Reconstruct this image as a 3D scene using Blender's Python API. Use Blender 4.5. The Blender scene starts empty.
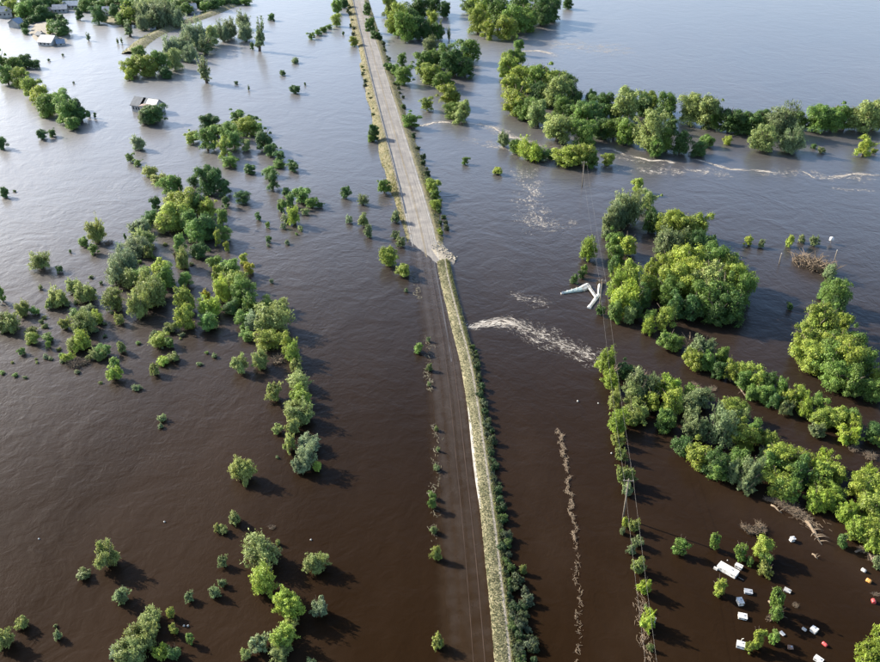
import bpy, bmesh, math, random
import numpy as np
from mathutils import Vector, Matrix, Euler

R = math.radians
# ------------------------------------------------------------------ camera, sky, sun, exposure
scene = bpy.context.scene
F_PX, CX, CY, PITCH, CAM_H = 850.0, 440.0, 331.0, R(31.0), 110.0
cam_data = bpy.data.cameras.new('camera')
cam = bpy.data.objects.new('camera', cam_data)
scene.collection.objects.link(cam)
cam.location = (0, 0, CAM_H)
cam.rotation_euler = (math.pi / 2 - PITCH, 0, 0)
cam_data.sensor_width = 36.0
cam_data.lens = 36.0 * F_PX / 880.0
cam_data.clip_start = 1.0
cam_data.clip_end = 8000.0
scene.camera = cam

SUN_AZ, SUN_EL = R(-62.0), R(28.0)          # measured from +Y, negative = to the left
world = bpy.data.worlds.new('World')
scene.world = world
world.use_nodes = True
wn = world.node_tree.nodes
bg = wn['Background']
sky = wn.new('ShaderNodeTexSky')
sky.sky_type = 'NISHITA'
sky.sun_disc = False
sky.sun_elevation = SUN_EL
sky.sun_rotation = SUN_AZ
sky.air_density = 1.0
sky.dust_density = 1.9
sky.ozone_density = 3.0
world.node_tree.links.new(sky.outputs[0], bg.inputs[0])
bg.inputs[1].default_value = 0.125

sun_dir = Vector((math.sin(SUN_AZ) * math.cos(SUN_EL), math.cos(SUN_AZ) * math.cos(SUN_EL), math.sin(SUN_EL)))
sun_data = bpy.data.lights.new('sun', 'SUN')
sun_data.energy = 4.8
sun_data.angle = R(0.55)
sun_data.color = (1.0, 0.93, 0.80)
sun = bpy.data.objects.new('sun', sun_data)
scene.collection.objects.link(sun)
sun.location = (-300, 200, 400)
sun.rotation_euler = sun_dir.to_track_quat('Z', 'Y').to_euler()

scene.view_settings.view_transform = 'Standard'
scene.view_settings.look = 'None'
scene.view_settings.exposure = 1.4
scene.view_settings.gamma = 1.0
scene.view_settings.use_curve_mapping = False

# ------------------------------------------------------------------ helpers
rng = random.Random(7)
nrg = np.random.default_rng(7)
COL = scene.collection
FW = Vector((0, math.cos(PITCH), -math.sin(PITCH)))
UP = Vector((0, math.sin(PITCH), math.cos(PITCH)))


def G(px, py, z=0.0):
    """photo pixel -> point of the flat flood plain at height z"""
    d = FW + Vector((1, 0, 0)) * ((px - CX) / F_PX) + UP * ((CY - py) / F_PX)
    t = (z - CAM_H) / d.z
    return Vector((d.x * t, d.y * t, z))


def scale_at(px, py):
    """pixels per metre across, and the angle under which the plain is seen there"""
    p = G(px, py)
    depth = (p - Vector((0, 0, CAM_H))).dot(FW)
    return F_PX / depth, math.atan2(CAM_H, math.hypot(p.x, p.y))


def link(o, parent=None):
    COL.objects.link(o)
    if parent is not None:
        o.parent = parent
    return o


def tag(o, label=None, cat=None, group=None, kind=None):
    if label: o['label'] = label
    if cat: o['category'] = cat
    if group: o['group'] = group
    if kind: o['kind'] = kind
    return o


def empty(name, loc, rz=0.0):
    o = bpy.data.objects.new(name, None)
    o.empty_display_size = 0.5
    o.location = loc
    o.rotation_euler = (0, 0, rz)
    return link(o)


def mesh_np(name, verts, faces, mat, smooth=False):
    me = bpy.data.meshes.new(name)
    me.from_pydata([tuple(v) for v in verts], [], [tuple(f) for f in faces])
    if mat: me.materials.append(mat)
    if smooth:
        me.polygons.foreach_set('use_smooth', [True] * len(me.polygons))
    me.update()
    return me


def quads_mesh(name, V, mat):
    """V: (n,4,3) array of quads"""
    n = len(V)
    me = bpy.data.meshes.new(name)
    me.vertices.add(n * 4)
    me.vertices.foreach_set('co', np.ascontiguousarray(V, dtype=np.float32).ravel())
    me.loops.add(n * 4)
    me.loops.foreach_set('vertex_index', np.arange(n * 4, dtype=np.int32))
    me.polygons.add(n)
    me.polygons.foreach_set('loop_start', np.arange(0, n * 4, 4, dtype=np.int32))
    me.polygons.foreach_set('loop_total', np.full(n, 4, dtype=np.int32))
    me.update(calc_edges=True)
    me.validate()
    if mat: me.materials.append(mat)
    return me


class MB:
    """collects boxes, prisms and tubes into one mesh"""
    def __init__(self):
        self.v = []; self.f = []

    def add(self, vs, fs):
        b = len(self.v)
        self.v += [tuple(v) for v in vs]
        self.f += [tuple(i + b for i in f) for f in fs]

    def box(self, c, s, m=None):
        x, y, z = s[0] / 2, s[1] / 2, s[2] / 2
        vs = [Vector((i * x, j * y, k * z)) for i in (-1, 1) for j in (-1, 1) for k in (-1, 1)]
        if m is not None: vs = [m @ v for v in vs]
        vs = [v + Vector(c) for v in vs]
        self.add(vs, [(0, 1, 3, 2), (4, 6, 7, 5), (0, 4, 5, 1), (2, 3, 7, 6), (0, 2, 6, 4), (1, 5, 7, 3)])

    def tube(self, pts, rad, n=6, cap=True):
        pts = [Vector(p) for p in pts]
        if not hasattr(rad, '__len__'): rad = [rad] * len(pts)
        rings = []
        for i, p in enumerate(pts):
            d = (pts[min(i + 1, len(pts) - 1)] - pts[max(i - 1, 0)]).normalized()
            a = d.cross(Vector((0, 0, 1)))
            if a.length < 1e-3: a = Vector((1, 0, 0))
            a.normalize(); b = d.cross(a)
            rings.append([p + (a * math.cos(2 * math.pi * k / n) + b * math.sin(2 * math.pi * k / n)) * rad[i] for k in range(n)])
        vs = [v for r in rings for v in r]; fs = []
        for i in range(len(pts) - 1):
            for k in range(n):
                fs.append((i * n + k, i * n + (k + 1) % n, (i + 1) * n + (k + 1) % n, (i + 1) * n + k))
        if cap:
            fs.append(tuple(reversed(range(n))))
            fs.append(tuple((len(pts) - 1) * n + k for k in range(n)))
        self.add(vs, fs)

    def build(self, name, mat, parent=None, smooth=False):
        me = mesh_np(name, self.v, self.f, mat, smooth)
        bm = bmesh.new(); bm.from_mesh(me)
        bmesh.ops.recalc_face_normals(bm, faces=bm.faces)
        bm.to_mesh(me); bm.free()
        return link(bpy.data.objects.new(name, me), parent)


# ------------------------------------------------------------------ materials
def new_mat(name):
    m = bpy.data.materials.new(name)
    m.use_nodes = True
    nt = m.node_tree
    return m, nt, nt.nodes, nt.links, nt.nodes['Principled BSDF']


def noise(nodes, links, vec, scale, detail=4, rough=0.55, dist=0.0):
    n = nodes.new('ShaderNodeTexNoise')
    n.inputs['Scale'].default_value = scale
    n.inputs['Detail'].default_value = detail
    n.inputs['Roughness'].default_value = rough
    n.inputs['Distortion'].default_value = dist
    if vec is not None: links.new(vec, n.inputs['Vector'])
    return n


def ramp(nodes, links, fac, stops):
    r = nodes.new('ShaderNodeValToRGB')
    els = r.color_ramp.elements
    while len(els) < len(stops): els.new(0.5)
    for e, (p, c) in zip(els, stops):
        e.position = p
        e.color = (c[0], c[1], c[2], c[3] if len(c) > 3 else 1)
    links.new(fac, r.inputs[0])
    return r


def mottled(name, c1, c2, scale, rough=0.8, bump=0.3, bscale=None, detail=5):
    m, nt, N, L, p = new_mat(name)
    tc = N.new('ShaderNodeTexCoord')
    n = noise(N, L, tc.outputs['Object'], scale, detail)
    r = ramp(N, L, n.outputs['Fac'], [(0.3, c1), (0.7, c2)])
    L.new(r.outputs[0], p.inputs['Base Color'])
    p.inputs['Roughness'].default_value = rough
    if bump:
        n2 = noise(N, L, tc.outputs['Object'], bscale or scale * 4, 4)
        b = N.new('ShaderNodeBump'); b.inputs['Strength'].default_value = bump
        b.inputs['Distance'].default_value = 0.1
        L.new(n2.outputs['Fac'], b.inputs['Height']); L.new(b.outputs[0], p.inputs['Normal'])
    return m


def water_mat(name, c1, c2, c3, fade=False, streak=0.0):
    m, nt, N, L, p = new_mat(name)
    geo = N.new('ShaderNodeNewGeometry')
    pos = geo.outputs['Position']
    # drifting silt: large soft patches stretched along the flow
    mp = N.new('ShaderNodeMapping'); mp.inputs['Scale'].default_value = (1.0, 0.45, 1.0); mp.inputs['Rotation'].default_value = (0, 0, R(28))
    L.new(pos, mp.inputs['Vector'])
    n1 = noise(N, L, mp.outputs[0], 0.012, 6, 0.6, 0.6)
    r1 = ramp(N, L, n1.outputs['Fac'], [(0.30, c1), (0.50, c2), (0.68, c3)])
    # wind-roughened: calmer and livelier patches
    nr = noise(N, L, mp.outputs[0], 0.03, 5, 0.6, 0.8)
    rr = N.new('ShaderNodeMapRange'); rr.inputs['From Min'].default_value = 0.3; rr.inputs['From Max'].default_value = 0.7
    rr.inputs['To Min'].default_value = 0.14; rr.inputs['To Max'].default_value = 0.24
    L.new(nr.outputs['Fac'], rr.inputs['Value'])
    # wind ripples, chop, eddies
    mp2 = N.new('ShaderNodeMapping'); mp2.inputs['Scale'].default_value = (1.0, 0.55, 1.0); mp2.inputs['Rotation'].default_value = (0, 0, R(-24))
    L.new(pos, mp2.inputs['Vector'])
    rip = noise(N, L, mp2.outputs[0], 1.5, 4, 0.65, 0.4)
    chop = noise(N, L, pos, 0.34, 3, 0.55, 0.7)
    eddy = noise(N, L, pos, 0.05, 3, 0.5, 2.0)
    patch = noise(N, L, mp.outputs[0], 0.02, 4, 0.55, 1.2)
    pr = ramp(N, L, patch.outputs['Fac'], [(0.38, (0.05, 0.05, 0.05)), (0.66, (0.85, 0.85, 0.85))])
    b1 = N.new('ShaderNodeBump'); b1.inputs['Distance'].default_value = 0.06
    L.new(pr.outputs[0], b1.inputs['Strength']); L.new(rip.outputs['Fac'], b1.inputs['Height'])
    b2 = N.new('ShaderNodeBump'); b2.inputs['Strength'].default_value = 0.5; b2.inputs['Distance'].default_value = 0.16
    L.new(chop.outputs['Fac'], b2.inputs['Height']); L.new(b1.outputs[0], b2.inputs['Normal'])
    b3 = N.new('ShaderNodeBump'); b3.inputs['Strength'].default_value = 0.4; b3.inputs['Distance'].default_value = 0.4
    L.new(eddy.outputs['Fac'], b3.inputs['Height']); L.new(b2.outputs[0], b3.inputs['Normal'])
    N.remove(p)
    body = N.new('ShaderNodeBsdfDiffuse'); L.new(r1.outputs[0], body.inputs['Color']); L.new(b3.outputs[0], body.inputs['Normal'])
    gls = N.new('ShaderNodeBsdfGlossy'); gls.inputs['Color'].default_value = (1, 1, 1, 1)
    L.new(rr.outputs[0], gls.inputs['Roughness']); L.new(b3.outputs[0], gls.inputs['Normal'])
    gl2 = N.new('ShaderNodeBsdfGlossy'); gl2.inputs['Roughness'].default_value = 0.52; L.new(b3.outputs[0], gl2.inputs['Normal'])   # wind glitter: steep little facets
    gmx = N.new('ShaderNodeMixShader'); gmx.inputs[0].default_value = 0.65
    L.new(gls.outputs[0], gmx.inputs[1]); L.new(gl2.outputs[0], gmx.inputs[2]); gls = gmx
    fr = N.new('ShaderNodeFresnel'); fr.inputs['IOR'].default_value = 1.33; L.new(b3.outputs[0], fr.inputs['Normal'])
    fm = ramp(N, L, fr.outputs[0], [(0.023, (0.0,) * 3), (0.04, (0.018,) * 3), (0.065, (0.066,) * 3), (0.13, (0.27,) * 3), (0.25, (0.44,) * 3), (0.5, (0.68,) * 3)])
    wmix = N.new('ShaderNodeMixShader'); L.new(fm.outputs[0], wmix.inputs[0]); L.new(body.outputs[0], wmix.inputs[1]); L.new(gls.outputs[0], wmix.inputs[2])
    L.new(wmix.outputs[0], N['Material Output'].inputs['Surface'])
    if fade:
        at = N.new('ShaderNodeAttribute'); at.attribute_name = 'edge'
        n5 = noise(N, L, pos, 0.35, 4)
        mu = N.new('ShaderNodeMath'); mu.operation = 'MULTIPLY_ADD'
        L.new(n5.outputs['Fac'], mu.inputs[0]); mu.inputs[1].default_value = 0.8; 
        sb = N.new('ShaderNodeMath'); sb.operation = 'SUBTRACT'; sb.inputs[1].default_value = 0.4
        L.new(at.outputs['Fac'], sb.inputs[0]); L.new(sb.outputs[0], mu.inputs[2])
        cl = N.new('ShaderNodeClamp'); L.new(mu.outputs[0], cl.inputs[0])
        tr = N.new('ShaderNodeBsdfTransparent'); am = N.new('ShaderNodeMixShader')
        L.new(cl.outputs[0], am.inputs[0]); L.new(tr.outputs[0], am.inputs[1]); L.new(wmix.outputs[0], am.inputs[2])
        L.new(am.outputs[0], N['Material Output'].inputs['Surface'])
    return m


M = {}
M['water'] = water_mat('muddy_water', (0.0100, 0.0052, 0.0023), (0.0150, 0.0080, 0.0038), (0.0255, 0.0155, 0.0095))
M['shallow'] = water_mat('muddy_water_over_road', (0.0260, 0.0155, 0.0085), (0.033, 0.0205, 0.0120), (0.041, 0.027, 0.017), fade=True)


def leaf_mat(name):
    m, nt, N, L, p = new_mat(name)
    oi = N.new('ShaderNodeObjectInfo')
    geo = N.new('ShaderNodeNewGeometry')
    tc = N.new('ShaderNodeTexCoord')
    nz = noise(N, L, tc.outputs['Object'], 0.55, 3)
    hsv = N.new('ShaderNodeHueSaturation')
    L.new(oi.outputs['Color'], hsv.inputs['Color'])
    a = N.new('ShaderNodeMapRange'); a.inputs['To Min'].default_value = 0.62; a.inputs['To Max'].default_value = 1.38
    L.new(geo.outputs['Random Per Island'], a.inputs['Value'])
    b = N.new('ShaderNodeMapRange'); b.inputs['From Min'].default_value = 0.3; b.inputs['From Max'].default_value = 0.7
    b.inputs['To Min'].default_value = 0.72; b.inputs['To Max'].default_value = 1.25
    L.new(nz.outputs['Fac'], b.inputs['Value'])
    mu = N.new('ShaderNodeMath'); mu.operation = 'MULTIPLY'
    L.new(a.outputs[0], mu.inputs[0]); L.new(b.outputs[0], mu.inputs[1])
    L.new(mu.outputs[0], hsv.inputs['Value'])
    h = N.new('ShaderNodeMapRange'); h.inputs['From Min'].default_value = 0.3; h.inputs['From Max'].default_value = 0.7
    h.inputs['To Min'].default_value = 0.485; h.inputs['To Max'].default_value = 0.515
    nz2 = noise(N, L, tc.outputs['Object'], 0.9, 2)
    L.new(nz2.outputs['Fac'], h.inputs['Value']); L.new(h.outputs[0], hsv.inputs['Hue'])
    L.new(hsv.outputs[0], p.inputs['Base Color'])
    p.inputs['Roughness'].default_value = 0.55
    p.inputs['Specular IOR Level'].default_value = 0.3
    tr = N.new('ShaderNodeBsdfTranslucent')
    L.new(hsv.outputs[0], tr.inputs['Color'])
    mx = N.new('ShaderNodeMixShader'); mx.inputs[0].default_value = 0.38
    L.new(p.outputs[0], mx.inputs[1]); L.new(tr.outputs[0], mx.inputs[2])
    L.new(mx.outputs[0], N['Material Output'].inputs['Surface'])
    return m


M['leaf'] = leaf_mat('leaves')
M['bark'] = mottled('bark', (0.07, 0.05, 0.035), (0.14, 0.11, 0.08), 3.0, 0.9, 0.5)
M['dead'] = mottled('dead_wood', (0.10, 0.072, 0.047), (0.22, 0.165, 0.11), 2.0, 0.9, 0.3)
M['foam'] = mottled('foam', (0.26, 0.22, 0.175), (0.52, 0.47, 0.40), 1.2, 0.7, 0.3)
M['asphalt'] = None
M['straw'] = mottled('straw', (0.12, 0.11, 0.07), (0.25, 0.23, 0.165), 2.0, 0.9, 0.3)
M['grass_bank'] = mottled('bank_grass', (0.095, 0.088, 0.042), (0.23, 0.20, 0.12), 0.2, 0.95, 0.8, 3.0)
M['dry_verge'] = mottled('dry_verge', (0.085, 0.085, 0.036), (0.19, 0.155, 0.085), 0.5, 0.95, 0.8, 3.0)
M['gravel'] = mottled('gravel', (0.15, 0.13, 0.10), (0.30, 0.265, 0.21), 1.5, 0.95, 0.8, 6.0)
M['paint_white'] = mottled('paint_white', (0.20, 0.19, 0.17), (0.42, 0.41, 0.38), 0.4, 0.6, 0.0)
M['paint_yellow'] = mottled('paint_yellow', (0.17, 0.14, 0.09), (0.28, 0.21, 0.10), 0.4, 0.6, 0.0)
M['steel'] = mottled('weathered_steel', (0.075, 0.07, 0.065), (0.14, 0.13, 0.12), 1.5, 0.5, 0.1)
M['white'] = mottled('white_panel', (0.36, 0.33, 0.29), (0.74, 0.73, 0.70), 1.4, 0.45, 0.05)
M['offwhite'] = mottled('weathered_white', (0.26, 0.24, 0.21), (0.56, 0.55, 0.51), 0.9, 0.6, 0.1)
M['grey'] = mottled('grey_panel', (0.22, 0.23, 0.25), (0.36, 0.37, 0.39), 0.8, 0.5, 0.1)
M['greenish'] = mottled('pale_green_hull', (0.30, 0.38, 0.36), (0.48, 0.55, 0.52), 0.8, 0.4, 0.1)
M['red'] = mottled('red_plastic', (0.42, 0.04, 0.04), (0.55, 0.09, 0.08), 1.5, 0.4, 0.05)
M['orange'] = mottled('orange_plastic', (0.48, 0.20, 0.04), (0.6, 0.30, 0.08), 1.5, 0.4, 0.05)
M['tan'] = mottled('tan_tarp', (0.22, 0.12, 0.08), (0.32, 0.19, 0.13), 1.5, 0.7, 0.2)
M['dark'] = mottled('dark_rubber', (0.015, 0.015, 0.017), (0.03, 0.03, 0.03), 2, 0.6, 0.0)
M['wood'] = mottled('weathered_timber', (0.13, 0.105, 0.08), (0.24, 0.20, 0.155), 2, 0.85, 0.3)
M['wall'] = mottled('house_wall', (0.34, 0.32, 0.29), (0.52, 0.50, 0.47), 0.35, 0.8, 0.1)
M['roof_dark'] = mottled('dark_shingle', (0.06, 0.07, 0.08), (0.12, 0.13, 0.15), 0.8, 0.8, 0.4)
M['roof_blue'] = mottled('blue_grey_roof', (0.16, 0.20, 0.25), (0.25, 0.30, 0.36), 0.8, 0.6, 0.3)
M['roof_light'] = mottled('pale_roof', (0.22, 0.225, 0.23), (0.40, 0.40, 0.40), 0.8, 0.5, 0.2)
M['roof_brown'] = mottled('brown_roof', (0.17, 0.12, 0.10), (0.27, 0.20, 0.17), 0.8, 0.8, 0.3)
M['wire'] = mottled('aluminium_wire', (0.13, 0.12, 0.10), (0.18, 0.165, 0.145), 0.2, 0.5, 0.0)
gm, gnt, gN, gL, gp = new_mat('window_glass')
gp.inputs['Base Color'].default_value = (0.02, 0.025, 0.03, 1); gp.inputs['Roughness'].default_value = 0.08
M['glass'] = gm


def asphalt():
    m, nt, N, L, p = new_mat('worn_asphalt')
    uv = N.new('ShaderNodeUVMap')
    geo = N.new('ShaderNodeNewGeometry')
    sep = N.new('ShaderNodeSeparateXYZ'); L.new(uv.outputs[0], sep.inputs[0])
    mp = N.new('ShaderNodeMapping'); mp.inputs['Scale'].default_value = (2.6, 0.03, 1)
    L.new(uv.outputs[0], mp.inputs['Vector'])
    n1 = noise(N, L, mp.outputs[0], 1.0, 5, 0.6)
    n2 = noise(N, L, geo.outputs['Position'], 0.25, 5, 0.65)
    ad = N.new('ShaderNodeMath'); ad.operation = 'ADD'
    L.new(n1.outputs['Fac'], ad.inputs[0]); L.new(n2.outputs['Fac'], ad.inputs[1])
    hf = N.new('ShaderNodeMath'); hf.operation = 'MULTIPLY'; hf.inputs[1].default_value = 0.5
    L.new(ad.outputs[0], hf.inputs[0])
    r = ramp(N, L, hf.outputs[0], [(0.36, (0.10, 0.09, 0.082)), (0.5, (0.16, 0.146, 0.132)), (0.64, (0.24, 0.217, 0.186))])
    L.new(r.outputs[0], p.inputs['Base Color'])
    p.inputs['Roughness'].default_value = 0.85
    n3 = noise(N, L, geo.outputs['Position'], 6, 3)
    b = N.new('ShaderNodeBump'); b.inputs['Strength'].default_value = 0.3; b.inputs['Distance'].default_value = 0.05
    L.new(n3.outputs['Fac'], b.inputs['Height']); L.new(b.outputs[0], p.inputs['Normal'])
    return m


M['asphalt'] = asphalt()

# ------------------------------------------------------------------ flood water: one sheet to the horizon
wm = MB()
S = 3500.0
wm.add([(-S, -600, 0), (S, -600, 0), (S, 5200, 0), (-S, 5200, 0)], [(0, 1, 2, 3)])
tag(wm.build('water', M['water']), 'brown silty flood water spread over the whole plain', 'water', kind='structure')


# ------------------------------------------------------------------ road and embankments
def smooth_line(px_pts, n):
    """Catmull-Rom through ground points given as photo pixels, n samples"""
    P = [G(*p) for p in px_pts]
    P = [P[0] * 2 - P[1]] + P + [P[-1] * 2 - P[-2]]
    out = []
    for i in range(1, len(P) - 2):
        for k in range(n):
            t = k / n
            a, b, c, d = P[i - 1], P[i], P[i + 1], P[i + 2]
            out.append(0.5 * ((2 * b) + (c - a) * t + (2 * a - 5 * b + 4 * c - d) * t * t + (3 * b - a - 3 * c + d) * t ** 3))
    out.append(P[-2])
    return out


def normals(line):
    N_ = []
    for i in range(len(line)):
        d = (line[min(i + 1, len(line) - 1)] - line[max(i - 1, 0)]); d.z = 0; d.normalize()
        N_.append(Vector((-d.y, d.x, 0)))
    return N_


def strip(name, line, offs, zfun, mat, wob=0.0, edge=None, smooth=True, parent=None, flip=1):
    """ribbon along line; offs = lateral offsets (photo-right positive); zfun(i, offset) -> z"""
    nn = normals(line)
    vs, fs, uvs, ed = [], [], [], []
    r2 = random.Random(len(line) * 31 + len(offs))
    dist = 0
    for i, p in enumerate(line):
        if i: dist += (p - line[i - 1]).length
        for j, o in enumerate(offs):
            oo = o(i) if callable(o) else o
            w = (r2.random() - 0.5) * 2 * wob
            q = p + nn[i] * (oo + w) * flip
            vs.append((q.x, q.y, zfun(i, oo) + (r2.random() - 0.5) * wob * 0.25))
            uvs.append((oo, dist)); ed.append(edge[j] if edge else 1)
    k = len(offs)
    for i in range(len(line) - 1):
        for j in range(k - 1):
            fs.append((i * k + j, i * k + j + 1, (i + 1) * k + j + 1, (i + 1) * k + j))
    me = mesh_np(name, vs, fs, mat, smooth)
    uvl = me.uv_layers.new(name='UVMap')
    for lp in me.loops: uvl.data[lp.index].uv = uvs[lp.vertex_index]
    if edge:
        at = me.attributes.new('edge', 'FLOAT', 'POINT')
        at.data.foreach_set('value', ed)
    bm = bmesh.new(); bm.from_mesh(me)
    for f in bm.faces:
        if f.normal.z < 0: f.normal_flip()
    bm.to_mesh(me); bm.free()
    return link(bpy.data.objects.new(name, me), parent)


def film(name, line, hw, z, mat, taper, n=9, off=0.0, flip=1):
    """thin sheet lying on the water along a line; 'edge' falls off to its sides and ends"""
    nn = normals(line); vs, fs, uvs, ed = [], [], [], []; dist = 0; m = len(line)
    for i, p in enumerate(line):
        if i: dist += (p - line[i - 1]).length
        t = i / (m - 1)
        for j in range(n):
            u = 2 * j / (n - 1) - 1
            q = p + nn[i] * (off + u * hw(t)) * flip
            vs.append((q.x, q.y, z)); uvs.append((u * hw(t), dist)); ed.append(max(0.0, (1 - abs(u) ** 1.7) * taper(t)))
    for i in range(m - 1):
        for j in range(n - 1):
            fs.append((i * n + j, i * n + j + 1, (i + 1) * n + j + 1, (i + 1) * n + j))
    me = mesh_np(name, vs, fs, mat)
    uvl = me.uv_layers.new(name='UVMap')
    for lp in me.loops: uvl.data[lp.index].uv = uvs[lp.vertex_index]
    at = me.attributes.new('edge', 'FLOAT', 'POINT'); at.data.foreach_set('value', ed)
    bm = bmesh.new(); bm.from_mesh(me)
    for f in bm.faces:
        if f.normal.z < 0: f.normal_flip()
    bm.to_mesh(me); bm.free()
    return link(bpy.data.objects.new(name, me))


ROAD = smooth_line([(338, -75), (347.5, -40), (358, 0), (369, 42), (382, 90), (403.5, 166), (413, 200), (423, 240), (430, 280), (443, 362), (453, 460), (462, 560), (469, 660), (473, 730)], 14)
sgn = 1.0 if normals(ROAD)[0].x > 0 else -1.0       # make positive offsets photo-right


def line_py(p):
    """the photo row in which a ground point lies"""
    d = p - Vector((0, 0, CAM_H))
    return CY - F_PX * d.dot(UP) / d.dot(FW)


ROWS = [line_py(p) for p in ROAD]


def road_z(i, o):
    y = ROWS[i]
    base = 1.05
    if y > 190: base = 1.05 - (y - 190) / 62.0 * 1.0
    # the carriageway dips below the flood, its photo-left side first
    return max(base + (0.055 * o if y > 190 else 0.0), -1.6)


i_dry = max(i for i, y in enumerate(ROWS) if y < 330)
dry = ROAD[:i_dry + 1]
HW = 4.0
tag(strip('road', dry, [-HW, -3.2, -2.1, -1.0, 0, 1.0, 2.1, 3.2, HW], road_z, M['asphalt'], 0.12, flip=sgn), None, None, kind='structure')
# painted lines on the dry road
for o0, w, mt, nm in ((-3.5, 0.14, 'paint_white', 'edge_line'), (3.5, 0.14, 'paint_white', 'edge_line'), (-0.16, 0.12, 'paint_yellow', 'centre_line'), (0.16, 0.12, 'paint_yellow', 'centre_line')):
    o = strip(nm, dry, [o0 - w / 2, o0 + w / 2], lambda i, q: road_z(i, q) + 0.045, M[mt], 0.0, flip=sgn)
    tag(o, kind='structure')
# verges: photo-left grass bank, photo-right gravel lip and slope
i_v = max(i for i, y in enumerate(ROWS) if y < 246)


def verge_w(i):
    y = ROWS[i]
    if 44 < y < 62: return 0.9
    if y < 44: return 3.0
    return max(0.6, 2.2 - max(0, y - 150) / 70.0) + 0.5 * math.sin(y * 0.21)


def zl(i, o):
    a = -o - HW
    y = ROWS[i]
    top = road_z(i, -HW)
    return top - 0.02 - max(0, a - 0.9) * 0.35 if a > 0.05 else top - 0.03


tag(strip('grass_verge', ROAD[:i_v], [-HW + 0.05, -HW - 0.7, lambda i: -HW - 0.9 - verge_w(i) * 0.45, lambda i: -HW - 0.9 - verge_w(i) * 0.9, lambda i: -HW - 2.6 - verge_w(i)],
          lambda i, o: road_z(i, -HW) - 0.03 - max(0, (-o - HW - 0.8)) * (1.15 / (verge_w(i) + 1.2)), M['dry_verge'], 0.22, flip=sgn), kind='structure')
tag(strip('gravel_verge', ROAD[:i_v + 6], [HW - 0.05, HW + 0.6, HW + 1.3, HW + 2.3, HW + 3.6, HW + 5.0],
          lambda i, o: road_z(i, HW) - 0.03 - max(0, o - HW - 1.0) * 0.42, M['dry_verge'], 0.2, flip=sgn), kind='structure')
# the broken end of the pavement: washed-out gravel tongue reaching to photo-right
tg = []
for k in range(150):
    t = rng.random()
    c = G(432 + 21 * t + rng.uniform(-2, 4), 245 + 17 * t + rng.uniform(-7, 3) * (1 - 0.4 * t))
    tg.append((c, rng.uniform(0.25, 0.8)))
gmb = MB()
for c, s in tg:
    mtx = Euler((rng.uniform(-.4, .4), rng.uniform(-.4, .4), rng.uniform(0, 6.28))).to_matrix()
    gmb.box((c.x, c.y, rng.uniform(0.02, 0.22)), (s * 1.5, s, s * 0.5), mtx)
tag(gmb.build('rubble', M['gravel']), 'pale washed-out rubble at the broken end of the road', 'rubble', kind='stuff')
tongue = [G(*p) for p in ((424, 236), (437, 236), (447, 248), (456, 259), (455, 267), (446, 266), (438, 261), (430, 250))]
tc_ = sum(tongue, Vector()) / len(tongue)
tm = MB()
ring0 = [tuple(p + Vector((0, 0, -0.25))) for p in tongue]
ring1 = [tuple(tc_ + (p - tc_) * 0.82 + Vector((0, 0, 0.14 + 0.06 * (k % 2)))) for k, p in enumerate(tongue)]
n_ = len(tongue)
tm.add(ring0 + ring1 + [tuple(tc_ + Vector((0, 0, 0.32)))], [(k, (k + 1) % n_, n_ + (k + 1) % n_, n_ + k) for k in range(n_)] + [(n_ + k, n_ + (k + 1) % n_, 2 * n_) for k in range(n_)])
tag(tm.build('gravel_bar', M['gravel'], smooth=True), kind='structure')

# shallow water over the drowned carriageway
i_s0 = max(i for i, y in enumerate(ROWS) if y < 236)
shal = ROAD[i_s0:]
tag(strip('flooded_road', shal, [-5.2, -4.4, -3.6, -1.2, 1.2, 3.0, 4.0, 4.9], lambda i, o: 0.012, M['shallow'], 0.0,
          edge=[0, 0.3, 0.6, 0.85, 0.85, 0.85, 0.95, 0.95], flip=sgn), kind='structure')
M['wet_road'] = water_mat('wet_pavement', (0.045, 0.034, 0.028), (0.062, 0.049, 0.041), (0.085, 0.069, 0.058), fade=True)
for o0, w in ((-2.0, 1.2), (0.1, 1.2), (1.75, 0.9), (3.1, 0.8)):
    tag(film('wet_wheel_track', ROAD[i_s0:], lambda t, w=w: w, 0.017, M['wet_road'], lambda t: 0.72 * max(0.0, 1 - t * 1.15) ** 0.8 + 0.08 * (1 - t), 5, o0, sgn), kind='structure')
M['silt_pale2'] = mottled('pale_dry_silt', (0.16, 0.145, 0.12), (0.34, 0.32, 0.28), 0.35, 0.8, 0.2)
M['silt_line'] = mottled('silted_line', (0.028, 0.015, 0.006), (0.060, 0.034, 0.014), 0.15, 0.4, 0.0)
M['silt_pale'] = mottled('silted_pale_line', (0.035, 0.028, 0.024), (0.075, 0.064, 0.056), 0.15, 0.4, 0.0)
i_l = max(i for i, y in enumerate(ROWS) if y < 268)
i_m = max(i for i, y in enumerate(ROWS) if y < 345)
tag(strip('drowned_edge_line', ROAD[i_m:], [2.34, 2.48], lambda i, o: 0.02, M['silt_line'], 0.01, flip=sgn), kind='structure')
tag(strip('drowned_pale_line', ROAD[i_s0 + 4:i_m + 4], [1.9, 2.2], lambda i, o: 0.02, M['silt_pale'], 0.04, flip=sgn), kind='structure')
tag(strip('drowned_silt_line', ROAD[i_l:], [0.6, 0.68], lambda i, o: 0.02, M['silt_line'], 0.02, flip=sgn), kind='structure')

# the grassed embankment that stays above the flood
BERM = smooth_line([(437.5, 262), (440.5, 280), (450, 320), (460.5, 362), (469, 415), (477, 480), (483, 530), (487.5, 575), (492, 620), (495.5, 662), (500, 730)], 22)
bs = 1.0 if normals(BERM)[0].x > 0 else -1.0


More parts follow.
